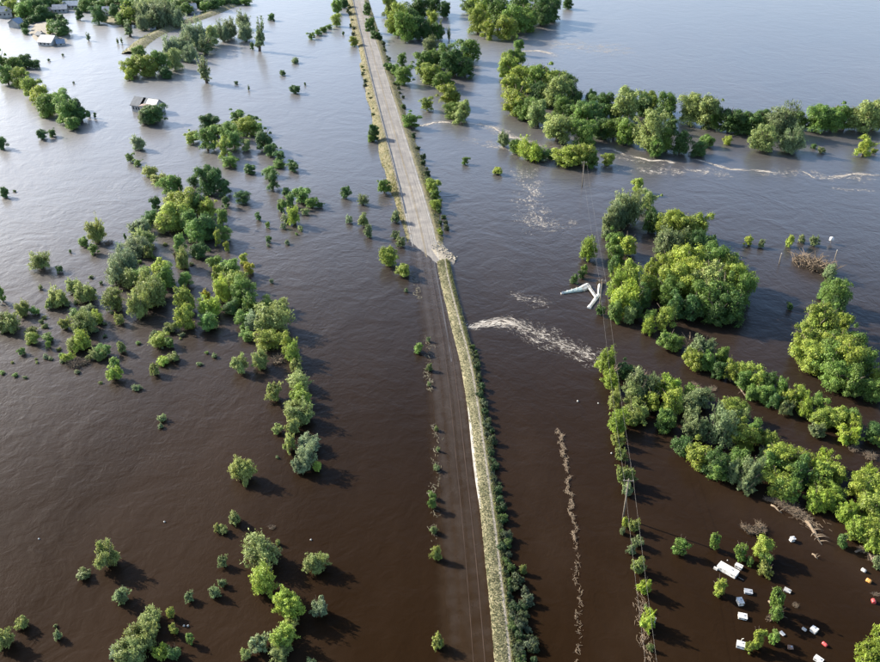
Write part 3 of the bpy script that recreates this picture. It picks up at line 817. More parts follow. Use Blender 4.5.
# crown middles and sizes, measured on 4x enlargements of the photo (tile origin, then x y w h kind)
TILES = {
 (0, 0): """100 45 75 70 b;150 30 80 70 d;175 50 70 60 d;40 15 70 60 b;70 35 60 70 y;190 15 80 60 d;115 12 80 50 b;225 12 60 45 b;290 12 60 40 b;365 12 60 40 d;395 25 50 40 b;440 12 60 40 b;520 12 70 45 b;590 10 70 45 p;640 40 70 80 p;665 15 70 45 d;745 35 60 50 b;790 12 60 40 d;820 30 50 40 b;870 12 50 40 b;580 90 50 70 p;490 75 60 60 b;560 60 60 80 p;620 90 50 60 t;260 15 60 40 d;320 60 35 50 d;395 60 65 80 d;340 25 60 50 b;460 45 50 60 d;520 60 90 90 y;520 120 40 60 t;600 50 80 110 p;650 60 80 110 p;700 75 70 80 p;560 20 60 50 b;640 20 60 50 b;700 20 60 40 b;740 10 60 40 p;850 20 60 50 d;480 10 60 40 d;420 10 50 40 b;
  250 118 70 60 d;212 105 45 55 b;200 122 30 40 y;
  560 220 60 70 b;530 270 70 80 y;590 260 90 100 y;640 250 70 100 b;690 200 70 80 p;700 240 60 90 o;730 180 80 90 p;790 150 80 100 p;850 140 60 90 o;515 298 40 50 y;660 290 60 50 d;760 215 60 70 p;820 185 60 70 t;
  825 285 50 105 t;615 455 100 80 d;580 470 50 60 p;
  15 250 60 100 b;55 265 80 70 b;100 245 70 60 d;140 255 50 40 d;35 300 80 90 b;90 310 80 80 y;130 350 80 90 y;170 380 80 100 y;200 420 90 100 b;250 400 90 90 b;270 450 90 100 b;300 440 80 100 d;330 460 60 60 d;290 490 60 60 b;380 460 15 25 d;355 455 25 30 d;
  170 535 45 45 d;212 530 35 35 d;15 570 50 50 d;555 570 50 60 p;520 630 40 40 b;550 650 40 30 b;295 330 10 10 d;195 240 14 12 d;252 220 12 12 d;355 150 15 30 t;470 165 10 25 t;487 165 10 25 t;
  835 480 80 60 d;770 545 70 60 y;830 560 100 100 b;870 520 60 60 b""",
 (220, 0): """20 8 50 35 d;60 6 50 30 d;100 4 50 25 b;15 130 60 80 p;40 120 60 80 p;95 90 50 80 p;105 140 50 80 p;158 150 45 125 t;128 185 20 35 d;205 70 35 30 d;365 145 35 28 b;390 130 35 28 b;412 118 30 24 b;435 106 26 22 b;250 290 28 25 d;300 355 48 40 d;340 335 12 15 d;65 330 22 15 d;115 352 10 20 t;300 238 35 12 s;
  470 30 40 60 b;465 80 35 60 y;495 15 40 40 d;492 132 14 18 d;535 165 34 40 y;
  600 100 40 60 d;620 140 40 40 d;585 40 30 50 d;640 150 20 20 d;670 265 30 40 d;725 235 40 50 b;735 285 70 40 b;700 280 40 40 b;760 475 60 50 b;
  685 30 60 80 y;710 90 80 110 y;740 110 70 110 b;790 110 80 70 d;830 130 60 60 d;760 60 60 50 d;790 10 80 40 d;850 10 60 40 d;850 80 50 60 y;870 130 40 60 d;840 180 50 50 p;815 250 70 80 b;860 240 70 80 b;840 290 80 80 y;825 410 50 40 y;
  615 530 40 60 d;605 550 30 30 b;
  75 465 60 60 b;40 520 80 80 b;20 590 60 100 y;60 560 70 80 b;110 500 80 80 y;150 510 60 60 b;180 560 80 90 d;105 575 40 60 o;205 600 60 60 d;240 620 50 50 d;235 650 50 40 b;290 655 40 40 d;40 640 80 60 b;130 480 50 50 d""",
 (440, 0): """120 20 60 60 b;180 40 90 110 y;150 90 70 90 y;190 120 60 70 y;230 60 100 110 b;260 110 80 80 y;300 80 90 110 b;350 70 90 100 b;400 50 90 90 d;440 40 70 90 d;330 20 90 60 b;410 15 80 50 d;510 10 40 35 d;
  15 40 50 60 d;36 140 14 45 t;2 120 12 60 t;
  110 190 90 70 b;20 220 70 90 b;60 250 90 110 d;100 270 70 80 d;20 320 60 80 b;35 380 80 90 y;50 440 60 60 b;90 440 50 70 o;75 465 50 45 o;
  312 190 35 60 b;270 270 70 90 y;300 240 60 70 b;330 310 90 100 y;290 350 90 90 y;380 310 90 80 b;300 410 100 110 y;350 430 90 90 b;390 370 80 80 d;390 460 70 90 o;440 320 90 90 y;460 370 100 100 o;510 350 80 90 d;540 400 60 80 d;480 430 70 80 b;465 510 90 110 o;560 470 90 100 b;600 450 90 90 d;590 400 50 70 d;640 420 80 90 d;570 520 90 90 b;640 510 70 80 d;690 520 70 80 b;740 530 80 90 b;700 440 60 60 d;745 420 110 110 o;800 420 60 80 d;840 400 60 80 y;830 530 110 140 o;860 590 60 70 b;860 470 50 70 o;425 390 60 70 d;520 450 60 70 d;
  255 560 40 60 p;300 585 55 55 b;360 600 80 70 g;400 615 50 50 d;440 610 40 40 d;500 625 80 70 y;560 620 80 80 y;600 635 60 60 b;665 635 50 50 y;100 640 28 30 b""",
 (660, 0): """20 430 70 110 b;120 440 90 110 o;180 450 90 120 o;215 470 60 90 b;270 480 80 90 d;310 490 80 90 d;350 490 80 90 d;400 480 70 80 d;480 470 110 80 p;550 480 60 70 b;620 470 90 90 b;680 470 90 90 b;730 470 80 90 b;800 460 110 110 o;850 460 80 110 o;440 490 70 70 d;
  20 560 60 90 b;75 570 70 90 d;45 500 40 60 d;185 555 50 30 b;265 560 32 32 y;400 550 90 110 o;520 565 80 90 p;545 535 50 50 o;610 580 22 14 d;640 595 25 16 p;805 590 60 70 y;850 600 20 25 y;150 578 60 26 d""",
 (0, 166): """22 105 40 45 d;58 100 15 10 d;395 265 70 90 w;335 300 50 45 b;378 330 42 50 b;500 280 15 30 d;165 378 75 75 w;238 412 30 30 d;283 338 14 18 d;163 482 20 22 s;365 440 22 14 s;405 465 16 16 d;15 515 45 70 b;
  600 20 60 40 w;640 50 60 45 w;680 80 80 90 b;705 70 60 80 b;775 55 50 50 d;840 60 90 120 d;870 60 40 100 d;625 150 40 60 d;600 205 60 70 d;570 235 80 50 p;540 250 50 50 p;690 200 110 130 y;730 150 110 110 y;660 230 70 80 w;790 150 80 90 b;830 160 80 90 y;830 240 90 120 d;790 260 90 100 b;760 230 80 100 b;720 310 70 80 b;800 330 70 80 d;870 290 40 70 y;580 290 80 70 w;550 320 100 80 p;500 380 100 110 p;600 345 40 60 w;470 430 80 90 p;520 450 70 80 w;570 430 90 80 b;640 430 90 100 y;670 440 80 110 b;600 500 120 130 w;560 560 80 100 w;640 490 70 90 b;730 390 60 120 w;740 450 60 70 b;860 380 60 60 b;750 530 80 120 y;740 600 80 110 y;825 515 32 50 Y;840 560 80 90 g;830 620 80 90 b;870 430 40 80 y;680 640 60 50 w;
  95 570 60 60 w;140 575 40 40 b;200 545 40 50 w;235 525 70 70 w;300 480 60 60 w;340 510 80 80 w;370 500 40 40 d;460 535 80 90 w;480 610 40 60 w;35 620 90 80 w;130 650 50 30 w;265 625 45 50 w;340 620 110 100 w;310 590 50 50 b;390 600 60 60 g;165 620 18 20 s;185 635 18 20 s;290 590 25 25 s;270 550 20 20 s;350 565 60 40 p""",
 (220, 166): """120 10 60 35 d;200 20 60 50 b;212 60 70 80 d;295 5 50 40 d;92 125 55 55 d;20 85 60 80 d;25 145 40 50 d;10 200 50 80 b;20 270 50 70 b;30 320 30 50 y;265 100 40 40 d;328 115 70 80 b;280 140 50 60 b;245 155 40 60 b;368 145 50 50 b;400 155 25 25 d;300 205 50 70 g;340 180 30 35 o;265 210 35 40 p;255 240 25 25 p;320 248 25 25 o;305 270 12 12 b;268 303 20 22 p;153 200 30 40 d;193 235 25 30 b;195 290 28 35 d;192 315 15 15 p;503 105 45 55 d;570 135 38 38 p;515 213 28 35 p;573 212 42 42 o;592 260 35 50 p;655 80 50 60 b;672 362 68 75 y;730 415 50 55 y;845 80 55 55 y;862 155 40 45 y;858 112 36 40 b;700 200 36 45 p;700 275 28 28 p;720 310 32 60 p;742 495 12 15 p;878 262 24 26 y;
  95 370 40 45 y;115 405 50 60 Y;40 410 90 80 b;60 460 110 100 y;20 500 80 120 g;90 500 110 120 b;120 540 80 90 b;190 550 70 60 y;235 560 80 60 w;215 610 130 120 w;150 620 80 80 p;90 610 70 70 b;205 460 15 25 p;50 560 80 70 d""",
 (440, 166): """230 12 35 20 y;590 345 60 100 g;562 425 28 26 d;540 446 28 26 d;578 408 24 24 b;525 458 16 16 p;
  785 75 40 60 y;825 135 65 70 o;830 210 60 110 d;740 170 90 120 p;700 200 80 120 p;680 240 60 110 p;665 270 30 40 p;690 300 60 80 b;700 350 70 80 b;740 300 70 60 y;690 390 50 60 d;865 240 40 60 y;
  700 480 80 110 g;760 460 90 120 y;740 520 110 100 g;830 430 70 100 y;850 480 60 100 y;700 580 60 70 b;750 590 50 60 o;830 600 50 60 b;800 520 70 80 d;830 640 50 60 g;640 570 40 50 d;770 570 60 60 d""",
 (660, 166): """30 230 80 100 y;65 215 60 60 y;30 310 90 110 p;100 230 80 80 y;150 240 70 90 y;140 290 90 80 d;190 300 50 50 d;
  30 380 90 90 y;90 380 110 90 y;60 440 110 100 y;100 470 110 110 g;130 420 100 90 y;210 370 110 90 b;260 400 110 110 y;190 440 120 100 o;230 480 120 120 b;290 450 100 110 y;310 500 90 120 b;170 520 110 120 b;280 540 100 90 d;30 500 90 120 b;60 560 80 100 d;120 560 80 90 d;20 600 70 100 y;220 560 90 80 d;
  350 300 32 38 y;402 312 22 34 p;511 297 35 50 y;560 290 25 32 p;614 297 30 42 p;
  670 420 50 60 p;690 490 100 90 b;650 500 60 70 b;700 545 60 60 d;660 560 60 60 b;630 610 110 100 y;600 640 100 90 y;680 600 60 60 d;720 620 60 80 y;515 552 28 26 d""",
 (0, 332): """135 20 60 60 y;90 75 30 35 b;195 20 50 40 b;195 50 25 35 b;330 35 80 80 g;300 50 60 60 w;275 100 50 40 g;390 90 60 50 w;415 70 60 60 b;490 60 40 50 w;460 160 60 70 g;460 120 50 50 b;640 25 80 60 y;680 40 50 50 b;650 112 50 40 g;620 150 40 50 w;690 95 50 30 w;545 217 35 20 s;647 340 32 32 s;640 375 20 20 s""",
 (220, 332): """190 30 110 90 y;110 5 60 40 b;165 110 65 80 w;80 130 65 90 w;275 50 60 90 y;290 90 60 90 g;305 130 50 50 w;320 190 100 80 w;325 260 90 80 g;300 310 80 90 w;330 320 90 100 w;290 375 45 60 w;218 240 60 75 w;232 385 40 45 w;280 450 60 90 w;360 440 90 80 p;345 500 100 110 p;320 530 60 80 p;385 545 35 70 g;95 545 85 105 w;100 600 28 40 w;788 62 40 45 b;228 498 12 12 s;
  832 30 14 20 p;830 140 22 30 s;833 210 14 24 s;862 385 14 20 s;868 470 14 24 p;862 540 24 24 p;846 650 28 30 b""",
 (440, 332): """655 120 70 90 g;680 190 60 80 g;690 280 55 90 w;705 370 60 90 g;720 490 40 60 w;735 570 60 80 w;745 630 40 60 p;735 150 60 60 d;800 220 100 110 p;770 250 80 100 o;780 310 100 100 w;840 280 60 80 y;860 220 50 80 y;750 340 60 60 y;705 430 45 50 w""",
 (660, 332): """30 20 80 60 b;60 40 50 50 b;160 60 90 80 p;130 100 80 90 y;190 110 70 80 b;240 100 60 80 b;230 150 60 70 d;280 160 60 80 y;340 150 60 80 y;330 190 70 70 b;390 190 80 90 y;430 200 60 80 d;370 240 60 60 b;410 240 70 80 b;480 220 60 90 b;450 270 60 70 d;510 260 60 80 y;500 300 50 60 p;555 250 60 80 y;570 300 60 80 g;620 280 60 80 b;640 330 80 70 y;690 340 80 80 y;740 340 70 90 b;740 400 80 80 g;770 370 60 80 y;850 400 70 70 d;865 435 40 40 b;620 380 50 35 p;
  30 210 100 100 g;40 290 90 110 y;20 350 80 90 b;120 230 60 60 b;160 260 80 80 p;110 280 70 80 p;120 370 90 100 p;160 390 60 80 p;235 400 95 140 p;290 300 80 80 y;310 330 60 70 o;330 410 100 110 y;370 400 80 90 b;430 430 60 70 y;90 450 70 70 d;150 480 90 80 y;210 510 100 90 d;230 540 80 70 b;290 560 60 70 p;350 560 90 110 p;340 610 60 60 p;320 500 70 80 b;430 530 90 100 b;480 510 100 110 y;540 500 80 90 y;470 590 100 100 y;540 560 100 120 d;500 620 90 90 b;640 510 90 90 g;630 570 80 100 y;690 560 80 90 y;650 630 90 80 g;800 570 90 80 g;830 600 90 90 y;780 620 80 80 y;860 640 60 80 g;420 480 50 50 p;
  560 30 90 80 y;600 80 100 90 y;650 40 100 90 b;700 50 110 100 y;760 20 80 60 b;670 110 100 100 b;740 110 110 110 y;790 90 90 90 b;690 160 90 70 b;760 180 100 90 b;810 130 80 80 b;840 210 90 100 b;860 180 60 80 y""",
 (0, 496): """435 235 105 120 w;335 300 60 30 s;490 390 60 72 s;757 400 35 45 s;860 390 40 70 s;868 135 30 50 w;20 570 70 105 w;90 505 60 60 w;232 555 32 40 s;222 515 15 15 s;600 490 100 90 w;570 560 120 125 w;530 620 110 110 w;470 620 60 60 p;683 467 36 46 y;697 528 42 50 y;760 567 35 46 b;645 620 60 66 g;705 620 65 76 d""",
 (220, 496): """60 90 55 60 w;15 130 40 40 w;165 220 140 135 w;180 335 110 140 g;15 265 40 55 s;10 350 30 50 s;230 185 20 30 w;382 265 85 85 w;395 450 70 95 p;280 430 110 125 g;275 520 80 70 w;255 570 110 110 g;240 620 90 80 w;160 590 80 80 p;105 630 40 50 w;848 25 35 50 b;853 135 30 30 s;858 240 40 70 w;865 610 45 100 w;365 655 40 20 s""",
 (440, 496): """325 310 28 66 w;735 105 25 40 y;768 120 40 60 w;725 140 22 35 p;785 180 35 45 p;758 220 28 46 p;790 275 50 66 w;805 370 55 95 g;820 445 20 25 p;820 515 60 110 g;835 600 24 30 s""",
 (660, 496): """78 200 50 72 b;212 180 40 70 b;320 225 55 72 b;400 200 80 90 y;415 250 50 60 b;415 290 45 50 w;355 260 25 42 b;233 362 52 72 y;457 410 58 90 b;457 460 50 70 b;382 567 50 76 y;445 560 42 56 b;352 605 35 40 y;722 178 42 56 d;
  840 620 100 100 g;870 540 60 90 g;870 590 60 80 y;820 655 60 40 g;620 15 70 60 g;735 60 80 80 g;790 130 90 90 g;830 140 90 100 y;850 185 70 70 g;830 40 100 90 y;870 275 40 70 p""",
}
GROVE = {'trees of the big round grove': 1.6, 'trees of the clump below the posts': 1.5, 'trees of the slim belt': 1.2, 'trees of the broad belt': 1.35, 'trees of the riverside belt': 1.3, 'trees upstream of the gap': 1.3, 'trees of the long grove': 0.85, 'trees between road and gap': 1.2, 'trees of the corner thicket': 1.4}
K = 3.986
for (ox, oy), txt in TILES.items():
    for ent in txt.replace('\n', '').split(';'):
        e = ent.split()
        if len(e) != 5: continue
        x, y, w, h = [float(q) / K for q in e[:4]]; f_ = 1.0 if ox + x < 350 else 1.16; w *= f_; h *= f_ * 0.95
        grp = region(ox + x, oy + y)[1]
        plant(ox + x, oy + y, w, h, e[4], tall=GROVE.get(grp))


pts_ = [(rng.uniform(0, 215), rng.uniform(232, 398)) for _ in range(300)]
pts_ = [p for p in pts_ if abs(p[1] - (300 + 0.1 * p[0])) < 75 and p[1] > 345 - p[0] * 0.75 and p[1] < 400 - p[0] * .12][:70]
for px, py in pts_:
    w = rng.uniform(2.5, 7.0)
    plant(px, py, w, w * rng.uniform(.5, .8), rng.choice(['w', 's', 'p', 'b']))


# dense scrub on the far slope of the embankment
def scrub_row(line, flip, rows, lo, hi, olo, ohi, n, label, group, kinds, rmin, rmax, zf=None):
    nn = normals(line)
    idx = [i for i, y in enumerate(rows) if lo < y < hi]
    for q in range(n):
        i = idx[int((q + rng.random()) / n * (len(idx) - 1))]
        k = rng.choice(kinds)
        rad = rng.uniform(rmin, rmax)
        p = line[i] + nn[i] * rng.uniform(olo, ohi) * flip
        cm, tmsh, R0, H0 = rng.choice(PROTO[(FORM[k], 'S')])
        root = empty('scrub_bush', (p.x, p.y, -0.1), rng.uniform(0, 6.28))
        H = rad * rng.uniform(1.2, 2.2)
        root.scale = (rad / R0, rad / R0, H / H0)
        c = link(bpy.data.objects.new('crown', cm), root)
        link(bpy.data.objects.new('stem', tmsh), root)
        cn, col = TINT[k]; v = rng.uniform(.75, 1.1)
        c.color = (col[0] * v, col[1] * v, col[2] * v, 1)
        tag(root, label, 'bush', group)


scrub_row(BERM, bs, BROWS, 345, 672, 2.9, 4.2, 84, 'scrubby bush on the shaded slope of the grass embankment', 'scrub on the embankment slope', ['d', 'd', 's', 'b', 'p'], 0.45, 1.1)
scrub_row(BERM, bs, BROWS, 575, 672, 4.6, 6.4, 12, 'scrubby bush at the waterline below the grass embankment', 'scrub below the embankment', ['d', 's', 'p'], 0.6, 1.2)
scrub_row(ROAD, sgn, ROWS, 45, 235, HW + 2.6, HW + 4.6, 46, 'low dark bush on the shaded bank of the dry road', 'scrub on the dry road bank', ['d', 'd', 'b', 's'], 0.7, 1.5)
scrub_row(ROAD, sgn, ROWS, -20, 44, -HW - 5.0, -HW - 2.5, 12, 'pale low bush on the verge beyond the guard rail', 'scrub beyond the guard rail', ['y', 'o', 'p'], 1.0, 1.9)
scrub_row(ROAD, sgn, ROWS, 66, 135, -HW - 3.6, -HW - 2.2, 12, 'low yellowish shrub fringing the guard rail verge', 'shrubs fringing the guard rail verge', ['y', 'p', 'o'], 0.6, 1.1)

# hedge round the flooded homestead
for px, py in ((25, 27), (27, 23), (31, 20), (35, 19), (39, 18.5), (43, 17.5), (47, 17), (51, 16.5), (55, 16), (59, 17), (62, 19), (26, 31)):
    r_ = plant(px, py, 7.5, 7.5, 'd')
    r_.name = 'hedge_bush'
    tag(r_, 'clipped dark hedge bush curving round the flooded homestead', 'hedge', 'hedge round the homestead')


# dead brush
def brush(px, py, w, h, label, group=None, rz=None, zs=1.0):
    s, b = scale_at(px, py)
    me, R0, H0 = rng.choice(DEAD)
    p = G(px, py + h * .3)
    root = empty('dead_brush', (p.x, p.y, 0), rng.uniform(0, 6.28) if rz is None else rz)
    f = w / 2 / s / R0
    root.scale = (f, f * max(.5, min(1.6, h / w / math.sin(b))), f * zs)
    link(bpy.data.objects.new('branches', me), root)
    tag(root, label, 'brush', group)


for a in ((805, 262, 20, 14), (815, 264, 22, 16), (824, 268, 18, 16), (796, 259, 8, 10)):
    brush(*a, 'bleached dead brush between the two bare posts', 'dead brush between the posts', zs=1.9)
for a in ((746, 526, 9, 12), (753, 527, 12, 15), (760, 525, 10, 12)):
    brush(*a, 'bare brown brush behind the campsite trees', 'bare brush behind the campsite trees', zs=1.8)
for a in ((77, 363, 20, 7), (86, 361, 12, 5)):
    brush(*a, 'pale flattened brush caught at the scattered thicket', 'brush caught at the thicket')
brush(279, 358, 15, 10, 'pale beige dead brush inside the long grove')
brush(109, 242.5, 10, 4, 'grey snag beside a lone willow bush in the left-hand water')
for a in ((788, 507, 18, 8), (797, 512, 16, 8), (776, 500, 12, 7), (807, 516, 12, 7), (768, 498, 8, 6), (783, 502, 10, 6)):
    brush(*a, 'tangled driftwood along the broad tree belt', 'driftwood along the broad belt', zs=.8)
for a in ((853, 447, 12, 7), (870, 454, 14, 9), (862, 548, 10, 7), (872, 556, 10, 8), (840, 476, 10, 4), (876, 590, 6, 14)):
    brush(*a, 'drift brush at the end of a tree belt', 'drift brush at belt ends', zs=.8)
brush(770, 613, 8, 18, 'brown dead brush leaning on a campsite tree')
brush(795, 604, 7, 5, 'pale brush heap floating past a campsite tree')
for a in ((713, 387, 9, 6), (695, 385, 14, 4)):
    brush(*a, 'pale driftwood stranded between the two tree belts', 'driftwood between the belts', zs=.6)
brush(272, 526, 7, 5, 'leafless twigs behind the feathery foreground willow')

def snag(px, py, hpx, label):
    s_, be = scale_at(px, py); H = hpx / s_ / math.cos(be)
    o = empty('dead_tree', G(px, py), rng.uniform(0, 6)); r = random.Random(int(px)); mb = MB()
    mb.tube([(0, 0, -.6), (.1, .05, H * .4), (-.05, .1, H * .75), (.1, 0, H)], [.2, .15, .09, .03], 7); mb.build('trunk', M['dead'], o, True)
    for j in range(7):
        a = r.uniform(0, 6.28); z = H * r.uniform(.3, .85); l = H * r.uniform(.15, .35)
        mb = MB(); mb.tube([(0, 0, z), (math.cos(a) * l * .6, math.sin(a) * l * .6, z + l * .5), (math.cos(a) * l, math.sin(a) * l, z + l * 1.1)], [.07, .05, .015], 5); mb.build('branch', M['dead'], o, True)
    tag(o, label, 'dead tree')


snag(687, 352, 20, 'bare grey snag at the head of the slim tree belt')
snag(613, 381, 17, 'bare pale trunk beside the first bush under the power line')
snag(641, 392, 20, 'leafless snag at the power line end of the broad belt')
snag(793, 470, 20, 'leafless snag rising from the broad belt')
snag(258, 348, 15, 'leafless snag among the trees of the long grove')
snag(176, 262, 14, 'bare snag at the head of the long grove')

# drift logs
def log(px1, py1, px2, py2, rad, label, mat='dead'):
    a, b = G(px1, py1), G(px2, py2)
    o = empty('drift_log', a)
    mb = MB(); d = b - a
    mb.tube([(0, 0, .02), d * .3 + Vector((.1, .1, .12)), d * .7 + Vector((-.1, 0, .1)), d], [rad, rad * .9, rad * .7, rad * .4], 8)
    mb.build('stem', M[mat], o, True)
    mb = MB()
    sd = Vector((-d.y, d.x, 0)).normalized()
    for t, s in ((.45, 1), (.65, -1), (.8, 1)):
        p = d * t + Vector((0, 0, .1))
        mb.tube([p, p + sd * s * d.length * .18 + d * .1 + Vector((0, 0, .5)), p + sd * s * d.length * .3 + d * .22 + Vector((0, 0, .6))], [rad * .4, rad * .25, rad * .08], 5)
    mb.build('branch', M[mat], o, True)
    tag(o, label, 'log')


log(806, 521, 820, 541, .35, 'thick brown uprooted trunk beside the broad tree belt')
log(811, 527, 822, 545, .25, 'shorter brown trunk lying against an uprooted one')
log(735, 382, 747, 398, .22, 'bleached log leaning against the slim tree belt')
log(769, 601, 779, 621, .22, 'tan bent branch at the foot of a campsite tree')
log(812, 554, 818, 559, .16, 'short reddish drift log in open water off the broad belt')
log(771, 505, 782, 513, .2, 'pale split log at the edge of the broad belt')
log(855, 552, 866, 550, .2, 'curved pale log by the coloured barrels')
log(868, 553, 875, 565, .22, 'pale forked log above the coloured barrels')

# wrack line on the drowned fence and the scrub marking the road edge
def wrack(name, pts, n, halfw, hmax, label, mat='dead', length=(0.3, 1.1)):
    mb = MB()
    P = [G(*p) for p in pts]
    L_ = [(b - a).length for a, b in zip(P, P[1:])]
    tot = sum(L_)
    dens = [rng.random() ** 1.3 for _ in range(60)]
    c = 0
    while c < n:
        u = rng.random()
        if rng.random() > dens[int(u * 59)]: continue
        c += 1
        q = u * tot; k = 0
        while q > L_[k] and k < len(L_) - 1: q -= L_[k]; k += 1
        d = (P[k + 1] - P[k]).normalized()
        wv = .35 * math.sin(u * 19 + len(pts)) + .25 * math.sin(u * 47); hw_ = halfw * (.5 + 1.3 * dens[int(u * 59)])
        p = P[k] + d * q + Vector((rng.gauss(0, hw_) + wv, rng.gauss(0, hw_), 0))
        a = math.atan2(d.y, d.x) + rng.gauss(0, .7); l = rng.uniform(*length)
        z = abs(rng.gauss(0, hmax)); e = Vector((math.cos(a) * l, math.sin(a) * l, rng.uniform(-.15, .3)))
        mb.tube([p + Vector((0, 0, z)) - e * .5, p + Vector((0, 0, z)) + e * .5], [.03, .012], 3, False)
    tag(mb.build(name, M[mat]), label, 'debris', kind='stuff')


wrack('wrack_line', [(558.5, 430), (560.5, 436), (563, 450), (566, 465)], 330, .13, .2, 'matted brown wrack along the upper end of a drowned fence')
wrack('wrack_line', [(566, 465), (568, 480), (570, 500), (573, 520), (575.5, 542)], 420, .13, .16, 'broken brown wrack along the drowned fence')
wrack('wrack_line', [(575.5, 542), (578, 590), (579.5, 615), (578, 640), (577, 665)], 130, .16, .14, 'sparse brown wrack at the lower end of the drowned fence')
wrack('wrack_line', [(412, 272), (416, 285), (420, 302)], 130, .25, .2, 'pale wrack caught at the head of the drowned road edge', 'straw')
wrack('wrack_line', [(427, 338), (429, 352), (428, 370), (430, 392)], 170, .25, .3, 'pale wrack among drowned scrub at the road edge', 'straw')
wrack('wrack_line', [(434, 425), (437, 448), (438, 470), (434, 500), (434, 540)], 130, .3, .3, 'straggling pale wrack on the lower road edge', 'straw')
wrack('wrack_line', [(386, 205), (400, 206), (405, 222), (411, 236)], 260, .5, .3, 'straw-coloured wrack below the end of the verge', 'dead')
wrack('wrack_line', [(640, 592), (642, 620), (648, 662)], 200, .3, .25, 'thin wrack under the power line', 'dead')
wrack('wrack_line', [(784, 498), (800, 514), (815, 528)], 320, .5, .25, 'brown flotsam along the broad tree belt', 'dead')

# ------------------------------------------------------------------ foam
def foam(name, path, spread, n, label, ln=(1.5, 5.0), wd=(0.12, 0.4)):
    P = [G(*p) for p in path]
    seg = [(b - a).length for a, b in zip(P, P[1:])]
    tot = sum(seg)

    def at(u):
        q = max(0, min(.9999, u)) * tot; k = 0
        while q > seg[k] and k < len(seg) - 1: q -= seg[k]; k += 1
        d = (P[k + 1] - P[k]).normalized()
        return P[k] + d * q, d
    vs, fs = [], []
    for _ in range(n):
        u = rng.random()
        sp = spread[0] + (spread[1] - spread[0]) * u
        lat = rng.gauss(0, 1) * sp * .5
        l = rng.uniform(*ln); m = max(4, int(l / .45)); w0 = rng.uniform(*wd); ph = rng.uniform(0, 6.28); fr = rng.uniform(.5, 1.4); am = rng.uniform(.1, .6)
        ang = rng.gauss(0, .35)
        b = len(vs)
        for j in range(m + 1):
            t = j / m
            p, d = at(u + (t - .5) * l / tot)
            sd = Vector((-d.y, d.x, 0))
            c = p + sd * (lat + am * math.sin(ph + fr * t * l) + ang * (t - .5) * l)
            w = w0 * math.sin(math.pi * min(max(t, .04), .96)) * rng.uniform(.4, 1.3)
            vs += [tuple(c - sd * w + Vector((0, 0, .015))), tuple(c + Vector((0, 0, .03 + w * .35))), tuple(c + sd * w + Vector((0, 0, .015)))]
        for j in range(m):
            q = b + j * 3
            fs += [(q, q + 1, q + 4, q + 3), (q + 1, q + 2, q + 5, q + 4)]
    me = mesh_np(name, vs, fs, M['foam'], True)
    bm = bmesh.new(); bm.from_mesh(me)
    for f in bm.faces:
        if f.normal.z < 0: f.normal_flip()
    bm.to_mesh(me); bm.free()
    o = link(bpy.data.objects.new(name, me))
    tag(o, label, 'foam', kind='stuff')


def foam_film_mat(name, sx, sy, thr, eg=0.34):
    m, nt, N, L, p = new_mat(name)
    uv = N.new('ShaderNodeUVMap'); at = N.new('ShaderNodeAttribute'); at.attribute_name = 'edge'
    mp = N.new('ShaderNodeMapping'); mp.inputs['Scale'].default_value = (sx, sy, 1); L.new(uv.outputs[0], mp.inputs['Vector'])
    n1 = noise(N, L, mp.outputs[0], 1.0, 7, 0.68, 0.9)
    n2 = noise(N, L, uv.outputs[0], 0.22, 3, 0.5, 0.6)
    a = N.new('ShaderNodeMath'); a.operation = 'MULTIPLY_ADD'; L.new(at.outputs['Fac'], a.inputs[0]); a.inputs[1].default_value = eg; a.inputs[2].default_value = -thr
    b = N.new('ShaderNodeMath'); b.operation = 'ADD'; L.new(n1.outputs['Fac'], b.inputs[0]); L.new(a.outputs[0], b.inputs[1])
    c = N.new('ShaderNodeMath'); c.operation = 'MULTIPLY_ADD'; L.new(n2.outputs['Fac'], c.inputs[0]); c.inputs[1].default_value = 0.5; L.new(b.outputs[0], c.inputs[2])
    d = N.new('ShaderNodeMath'); d.operation = 'MULTIPLY'; d.inputs[1].default_value = 5.0; d.use_clamp = True; L.new(c.outputs[0], d.inputs[0])
    e = N.new('ShaderNodeMath'); e.operation = 'MULTIPLY'; e.use_clamp = True; L.new(d.outputs[0], e.inputs[0])
    f = N.new('ShaderNodeMath'); f.operation = 'MULTIPLY'; f.inputs[1].default_value = 6.0; f.use_clamp = True; L.new(at.outputs['Fac'], f.inputs[0]); L.new(f.outputs[0], e.inputs[1])
    g = N.new('ShaderNodeMath'); g.operation = 'MULTIPLY'; g.inputs[1].default_value = 0.92; L.new(e.outputs[0], g.inputs[0])
    L.new(g.outputs[0], p.inputs['Alpha'])
    r = ramp(N, L, n1.outputs['Fac'], [(0.4, (0.22, 0.18, 0.14)), (0.65, (0.52, 0.47, 0.40))])
    L.new(r.outputs[0], p.inputs['Base Color']); p.inputs['Roughness'].default_value = 0.8
    bp = N.new('ShaderNodeBump'); bp.inputs['Strength'].default_value = 0.8; bp.inputs['Distance'].default_value = 0.25
    L.new(n1.outputs['Fac'], bp.inputs['Height']); L.new(bp.outputs[0], p.inputs['Normal'])
    return m


M['foam_dense'] = foam_film_mat('dense_foam', 1.1, 0.5, 0.945)
M['foam_thin'] = foam_film_mat('thin_foam', 2.1, 0.85, 0.865, 0.17)
M['foam_line'] = foam_film_mat('foam_line', 1.1, 0.22, 0.935)
M['foam_fleck'] = foam_film_mat('foam_flecks', 1.7, 0.8, 0.97, 0.22)


